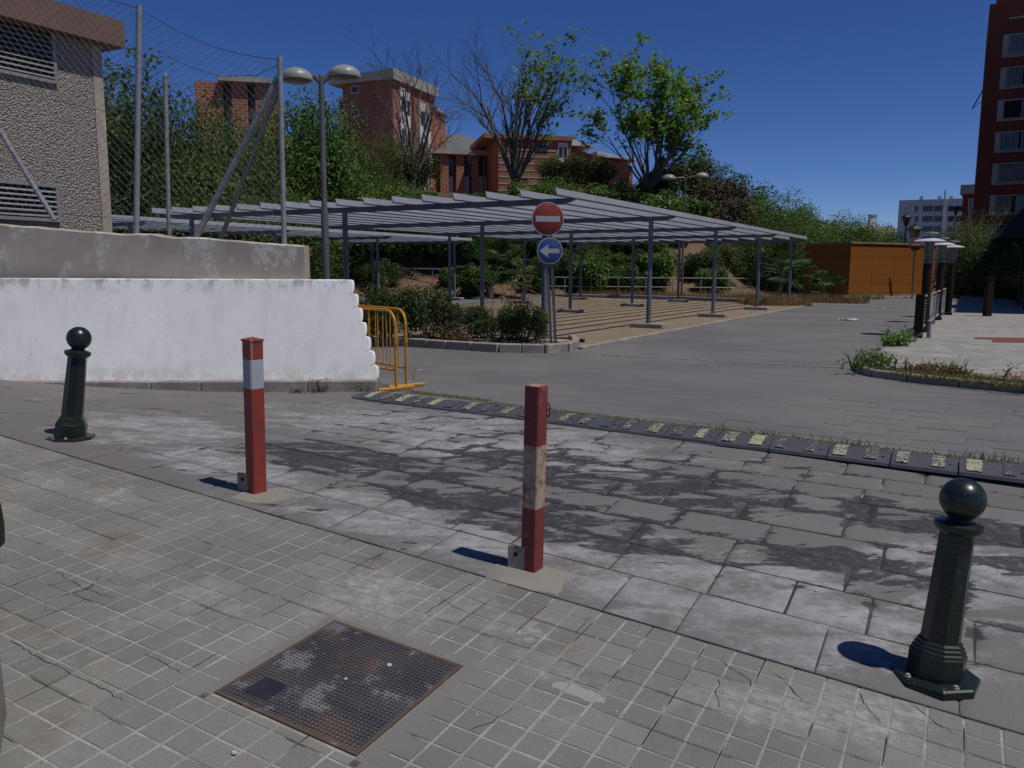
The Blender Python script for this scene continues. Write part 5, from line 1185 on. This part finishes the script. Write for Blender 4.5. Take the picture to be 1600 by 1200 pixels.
for x, y, n_, h, lab, ms in ((1343, 576, 26, .42, 'upright green weed at the nose of the island kerb', ['lb', 'ld']), (1362, 572, 60, .36, 'bushy green weed beside the nose of the island', ['lb', 'lc', 'la']), (1376, 568, 40, .32, 'spreading grey-green weed behind the island nose', ['lb', 'ld']), (1478, 582, 30, .28, 'solitary green weed in the reddish grass of the verge', ['lb', 'ld']), (1440, 580, 70, .22, 'low reddish dry weed on the verge', ['le', 'dry']), (1490, 586, 60, .18, 'rusty brown dry tuft on the verge', ['le', 'dry']), (1398, 541, 80, .50, 'leafy green weed clump at the footpath edge below the railing', ['la', 'lb']), (1410, 534, 50, .4, 'smaller leafy weed next to the first railing post', ['lb', 'lc']), (1575, 590, 12, .30, 'sparse dry stalks leaning over the verge', ['dry', 'ld'])):
    q = onz(x, y, .08); weed((q.x, q.y, .08), n_, h, lab, [MT[m] for m in ms], .55, .016, .14)
b = MB(); q = [onz(x, y, .09) for x, y in ((1527, 521), (1640, 523), (1640, 528.5), (1524, 527))]; b.prism([(p.x, p.y) for p in q], .08, .094)
tag(b.build('pale_paving_strip', MT['kerbjoint']), kind='structure')
b = MB(); q = [onz(x, y, .09) for x, y in ((1523, 527.2), (1640, 528.7), (1640, 536), (1551, 534.5), (1551, 530.4), (1523, 529.5))]; b.prism([(p.x, p.y) for p in q], .08, .094); tag(b.build('red_paving_strip', MT['redtile']), kind='structure')
# railing of framed panels between brown posts
r0 = onz(1434, 528, .085); r1 = onz(1480, 487, .085); dirr = (r1-r0); dirr.z = 0; Lr = dirr.length; dirr.normalize()
t = thing('panel_railing', r0, 'steel railing of barred panels running from a thick brown post', 'railing')
b = MB(); b.box(r0+Vector((0, 0, .50)), (.19, .19, 1.02), frame2(dirr), 0, .02); b.build('end_post', MT['brownpost'], t)
n = 5
for k in range(n):
    s0 = .25+(Lr-.25)*k/n; s1 = .25+(Lr-.25)*(k+1)/n-.12; pa_, pb_ = r0+dirr*s0, r0+dirr*s1
    b = MB()
    for z in (.18, .92): b.tube([pa_+Vector((0, 0, z)), pb_+Vector((0, 0, z))], .028, 8)
    for p in (pa_, pb_): b.tube([p-Vector((0, 0, .02)), p+Vector((0, 0, .95))], .03, 8)
    pn = b.build('panel_frame', MT['galv'], t, smooth=True)
    for q in range(9): z = .24+.07*q; b = MB(); b.tube([pa_+Vector((0, 0, z)), pb_+Vector((0, 0, z))], .010, 6); b.build('panel_bar', MT['galv'], pn)
    b = MB(); p = r0+dirr*(s1+.06); b.box(p+Vector((0, 0, .5)), (.08, .08, 1.0), frame2(dirr)); b.build('post', MT['brownpost'], t)
q = onz(1451, 528, .085); t = thing('short_post', q, 'short thin grey post beside the panel railing', 'post'); b = MB(); b.tube([q-Vector((0, 0, .02)), q+Vector((0, 0, .38))], .05, 10); b.build('shaft', MT['galv'], t, smooth=True); b = MB(); b.lathe(q, [(.058, .37), (.058, .39), (.03, .405), (.002, .41)], 10); b.build('post_cap', MT['galv'], t, smooth=True)
def hat_lamp(base, H, label):
    t = thing('garden_lamp', base, label, 'lamp post', 'white-hatted lamp posts')
    zc = H*.68
    b = MB(); b.tube([(0, 0, -.03), (0, 0, .08), (0, 0, .1), (0, 0, zc)], [.14, .14, .11, .105], 14); link('column', b.mesh('column', MT['brownpost'], True), t)
    b = MB(); b.lathe((0, 0, 0), [(.105, zc), (.13, zc+.06), (.10, zc+.1), (.10, zc+.13), (.125, zc+.33), (.12, zc+.52), (.02, zc+.53)], 20); link('lantern_glass', b.mesh('lantern_glass', MT['lglass'], True), t)
    for k in range(4): a = k*1.571+.4; b = MB(); b.tube([(.125*math.cos(a), .125*math.sin(a), zc+.1), (.15*math.cos(a), .15*math.sin(a), zc+.54)], .012, 5); link('rib', b.mesh('rib', MT['galv']), t)
    b = MB(); b.lathe((0, 0, 0), [(.08, zc+.52), (.365, zc+.53), (.37, zc+.54), (.30, zc+.575), (.18, zc+.605), (.09, zc+.62), (.02, zc+.625)], 28); link('hat', b.mesh('hat', MT['hat'], True), t)
    b = MB(); b.lathe((0, 0, 0), [(.04, zc+.61), (.05, zc+.72), (.19, zc+.73), (.185, zc+.755), (.04, zc+.77)], 20); link('top_cap', b.mesh('top_cap', MT['lampshell'], True), t)
    return t
for (x, yb_, yt, lab) in ((1442, 519, 361, 'brown lamp post with white flat hat just behind the first railing panel'), (1464, 500, 368, 'brown lamp post with white flat hat halfway along the panel railing'), (1481, 492, 373, 'brown lamp post with white flat hat at the far end of the railing')):
    q = onz(x, yb_, .085); hat_lamp(q, at(x, yt, q.y).z-.085+.02, lab)
# no-entry sign by the orange building
q = pz(1425, 466.5); c = at(1431, 382, q.y); t = thing('traffic_sign', q, 'small no-entry disc on a thin pole before the orange building', 'traffic sign'); sign_disc(c, (-.1, -1, 0), 10.2*q.y/F, 'no', t, 'no_entry_disc'); b = MB(); b.tube([q-Vector((0, 0, .05)), Vector((c.x-.03, c.y+.06, c.z))], .045, 8); b.build('sign_post', MT['lampgrey'], t)
# classic lanterns
def lantern(x, ytop, Y, label, yb_=None, sc=1.0):
    p = at(x, ytop, Y); zb_ = bank_z(p.x, Y); t = thing('lantern_post', (p.x, Y, zb_-.1), label, 'lantern'); H = p.z-zb_+.1
    b = MB(); b.tube([(0, 0, 0), (0, 0, .5), (0, 0, .55), (0, 0, H-.75*sc)], [.11, .1, .06, .05], 8); link('pole', b.mesh('pole', MT['carblack']), t)
    b = MB(); b.lathe((0, 0, H), [(.08*sc, -.75*sc), (.13*sc, -.7*sc), (.26*sc, -.25*sc), (.02, -.24*sc)], 6); link('lantern_glass', b.mesh('lantern_glass', MT['lglass']), t)
    b = MB(); b.lathe((0, 0, H), [(.31*sc, -.26*sc), (.33*sc, -.22*sc), (.2*sc, -.1*sc), (.07*sc, -.04*sc), (.05*sc, .03*sc), (.005, .06*sc)], 12); link('lantern_roof', b.mesh('lantern_roof', MT['carblack']), t)
lantern(736, 238, 60, 'black classic lantern before the low brick block', sc=1.1); lantern(1033, 243, 61, 'black classic lantern standing beside the leafy tree', sc=1.1); lantern(1417, 334, 62, 'black classic lantern rising behind the orange building', sc=1.2); lantern(1430, 350, 53, 'wide black lantern close above the orange roof', sc=1.5); lantern(1494, 322, 75, 'tall black lantern against the pale far block', sc=1.0)
# brown posts, flood lights, bench
q = onz(1542, 494, .085); t = thing('timber_post', q, 'square brown post standing at the edge of the shade', 'post'); b = MB(); b.box(q+Vector((0, 0, .62)), (.22, .22, 1.26), None, 0, .02); b.build('shaft', MT['brownpost'], t); b = MB(); b.box(q+Vector((0, 0, 1.28)), (.26, .26, .06), None, 0, .01); b.build('post_cap', MT['brownpost'], t)
q = onz(1524, 452, .085); t = thing('floodlight_pole', q, 'thin pole with two white floodlights by the far hedge', 'light pole'); b = MB(); b.tube([q-Vector((0, 0, .05)), at(1526, 402, q.y)], [.07, .05], 8); b.build('pole', MT['galv'], t)
tp = at(1526, 402, q.y)
for sg in (-1, 1): b = MB(); b.box(tp+Vector((sg*.35, 0, .05)), (.5, .25, .3), Matrix.Rotation(.3*sg, 3, 'Y'), 0, .03); b.build('floodlight', MT['hat'], t)
q = onz(1503, 447, .085); Yb = q.y; t = thing('bench', q, 'slatted timber bench with upright back beyond the railing', 'bench')
for k in range(5): z = 1.0-.13*k; b = MB(); b.box((q.x, Yb, .3+z), (1.15, .05, .10)); b.build('back_slat', MT['bench'], t)
for k in range(3): b = MB(); b.box((q.x, Yb-.15-.15*k, .62), (1.15, .12, .05)); b.build('seat_slat', MT['bench'], t)
for sg in (-1, 1): b = MB(); b.box((q.x+sg*.5, Yb+.04, .75), (.07, .06, 1.36)); b.box((q.x+sg*.5, Yb-.42, .35), (.07, .06, .52)); b.box((q.x+sg*.5, Yb-.2, .57), (.06, .46, .05)); b.build('leg', MT['brownpost'], t)
railing(onz(1484, 458, .085), onz(1532, 455, .085), 3, 'low dark rail at the far end of the footpath', .62, (.3,), 'brownpost', .05)
# trees and shrubs in the shade on the right
rs = [(1512, 352, 58, 'dark', 'dark rounded bush beneath the tower beside the far block'), (1535, 345, 55, 'olive', 'yellow-green tree below the tower windows'), (1560, 325, 52, 'olive', 'tall yellow-green tree hiding the lower tower windows'), (1580, 350, 50, 'dark', 'dark tree in the shade beneath the tower'), (1600, 330, 50, 'dark', 'tall dark tree partly behind the black canopy'), (1550, 400, 50, 'dark', 'dark shrub behind the timber bench'), (1500, 415, 64, 'fig', 'bright clipped bush behind the lamp posts'), (1530, 418, 60, 'fig', 'round green bush behind the floodlight pole'), (1575, 405, 46, 'dark', 'dark shrub next to the fruiting palm'), (1620, 380, 44, 'dark', 'dark shrub behind the fruiting palm'), (1385, 346, 110, 'dark', 'far dark tree in front of the tan hill')]
for x, yt, Y, kd, lab in rs: shrub_top(x, yt, Y, kd, None, lab)
# black canopy reaching in from the building on the right
CYD = 34.0
t = thing('canopy', (at(1600, 500, CYD).x+1.5, CYD, .085), 'black sloping canopy above the shaded footpath', 'canopy')
pA = at(1553, 372, CYD); pB = at(1606, 312, CYD)
b = MB(); ex = Vector((4.5, -2.4, 0)); ey = Vector((2.4, 4.5, 0))*.8
V = [pA, pB, pB+ex, Vector((pA.x, pA.y, pA.z))+ex*1.0, pA+ey, pB+ey, pB+ey+ex, pA+ey+ex]
V = [pA, pA+ex*1.3, pA+ex*1.3+ey, pA+ey]; tpz_ = pB-pA
hi = [pB+Vector((.2, .1, 0)), pA+ex*1.3+Vector((-.5, .3, tpz_.z)), pA+ex*1.3+ey+Vector((-.5, -.3, tpz_.z)), pB+ey+Vector((.2, -.3, 0))]
b.add(V+hi, [(0, 1, 5, 4), (1, 2, 6, 5), (2, 3, 7, 6), (3, 0, 4, 7), (4, 5, 6, 7)]); b.build('roof_cloth', MT['canopy'], t)
b = MB(); 
for p in (pA+ex*.25, pA+ex*1.25, pA+ex*.25+ey*.95): b.tube([Vector((p.x, p.y, .07)), Vector((p.x, p.y, pA.z+.05))], .05, 8)
b.build('pole', MT['carblack'], t)
# building on the right, outside the picture, whose shadow crosses the footpath
c = Vector((25.2, 26.6, 0)); fs = Facade(800, 421, 20, math.atan2(KU.y, KU.x)); fs.o = c; fs.z0 = 20
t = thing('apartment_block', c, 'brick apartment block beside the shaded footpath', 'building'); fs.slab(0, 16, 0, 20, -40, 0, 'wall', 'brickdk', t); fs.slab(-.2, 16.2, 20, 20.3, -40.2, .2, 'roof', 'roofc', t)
for k in range(6):
    for j in range(4): fs.window(1.5+j*3.6, 3.6+j*3.6, 1.4+3.1*k, 2.9+3.1*k, t, 'alu', 0)
# ================================================================== DISTANT HILLS
def hill(name, pts, Y, mat, depth):
    b = MB(); N = len(pts); top = [at(x, y, Y) for x, y in pts]; V = []
    for p in top: V += [(p.x, Y-depth, -2), (p.x, Y-depth*.45, p.z*.55), (p.x, Y, p.z), (p.x, Y+depth, -2)]
    b.add(V, [(i*4+k, (i+1)*4+k, (i+1)*4+k+1, i*4+k+1) for i in range(N-1) for k in range(3)]); return tag(b.build(name, MT[mat], smooth=True), kind='structure')
hill('hill', [(300+20*k, 205+ (abs(300+20*k-690)*.27 if 300+20*k > 690 else (690-300-20*k)*.03)+3*math.sin(k*1.7)) for k in range(46)], 520, 'hillfar', 220)
hill('tan_hill', [(1180+12*k, 350+abs(1180+12*k-1362)*.22+1.5*math.sin(k*2.1)) for k in range(36)], 900, 'hilltan', 300)
q = at(1363, 345, 880); t = thing('hilltop_tower', (q.x, 880, q.z-6), 'tiny square stone tower on the far tan hill', 'tower'); b = MB(); b.box((q.x, 880, q.z-1), (6.5, 6.5, 13)); b.build('tower_body', MT['white'], t); b = MB(); b.box((q.x, 880, q.z+5.7), (7.6, 7.6, 1.4)); b.build('parapet', MT['roofc'], t)
# litter on the road
for (x, y, w, lab) in ((1326, 500, .55, 'flat white sheet of paper lying on the road'), (1402, 517, .18, 'small white crumpled litter by the railing weeds'), (1394, 519, .12, 'scrap of white paper beside other litter on the road'), (1380, 482, .25, 'white paper scrap on the far road near the orange building'), (657, 579, .09, 'tiny white scrap on the road beside the yellow barriers')):
    p = pz(x, y, .003); b = MB(); V = []
    for j in range(4):
        for i in range(5): V.append(p+Vector((w*(i/4-.5)+random.uniform(-.02, .02)*w, w*.7*(j/3-.5)+random.uniform(-.05, .05)*w, random.uniform(0, .10)*w)))
    b.add(V, [(j*5+i, j*5+i+1, j*5+i+6, j*5+i+5) for j in range(3) for i in range(4)]); tag(b.build('litter', MT['hat'], None, org=p), lab, 'litter')
# ================================================================== PARKED CAR (only its mirror and door edge reach into the picture)
cx = at(8, 1060, 2.35); CO = Vector((cx.x-.962, 2.30, -.33))
t = thing('parked_car', CO, 'silver parked car showing only its black mirror and door edge', 'car')
def loft(secs, name, mat, par, smooth=True):
    b = MB(); n = len(secs[0]); V = [p for s_ in secs for p in s_]
    b.add(V, [(k*n+i, k*n+(i+1) % n, (k+1)*n+(i+1) % n, (k+1)*n+i) for k in range(len(secs)-1) for i in range(n)]+[tuple(range(n-1, -1, -1)), tuple(range((len(secs)-1)*n, len(secs)*n))]); return b.build(name, MT[mat], par, smooth=smooth)
cdir = Vector((-.80, .60, 0)).normalized(); cside = Vector((cdir.y, -cdir.x, 0))   # car length axis, side facing the camera's right
def cp_(l, w, z): q = CO+cdir*l+cside*w; return Vector((q.x, q.y, CO.z+z))
prof_l = [(-.62, .62, .78), (-.5, .70, .92), (0, .80, .98), (.9, .84, 1.0), (2.2, .84, 1.0), (3.2, .80, .96), (3.7, .66, .85)]
secs = []
for (l, hw_, zt) in prof_l:
    secs.append([cp_(l, w*hw_, z) for w, z in ((-.92, .2), (.92, .2), (1, .45), (.99, zt-.2), (.90, zt-.03), (.7, zt), (-.7, zt), (-.90, zt-.03), (-.99, zt-.2), (-1, .45))])
loft(secs, 'body', 'carpaint', t)
secs = []
for (l, hw_, zt) in ((.35, .70, 1.0), (.95, .62, 1.38), (1.6, .60, 1.45), (2.5, .60, 1.42), (3.2, .66, 1.0)): secs.append([cp_(l, w*hw_, z) for w, z in ((-1.05, .93), (1.05, .93), (1, max(.97, zt-.1)), (.85, zt), (-.85, zt), (-1, max(.97, zt-.1)))])
loft(secs, 'cabin', 'glass', t)
for l in (.25, 2.8):
    for w in (-.74, .74):
        b = MB(); Mw = Matrix((cdir, Vector((0, 0, 1)), cside)).transposed(); b.lathe(cp_(l, w, .31), [(.2, -.1), (.31, -.09), (.32, 0), (.31, .09), (.2, .1), (.19, .07), (.02, .06)], 24, 0, Mw); b.build('wheel', MT['carblack'], t, smooth=True)
mp = at(0, 828, 2.25); b = MB(); b.lathe((mp.x-.103, mp.y, mp.z), [(.02, -.085), (.07, -.08), (.098, -.05), (.1, .0), (.095, .06), (.07, .10), (.01, .115)], 18); mm = b.build('mirror', MT['carblack'], t, smooth=True)
b = MB(); b.tube([(mp.x-.12, mp.y, mp.z), cp_(.5, .8, .95)], [.03, .04], 8); b.build('mirror_arm', MT['carblack'], mm)
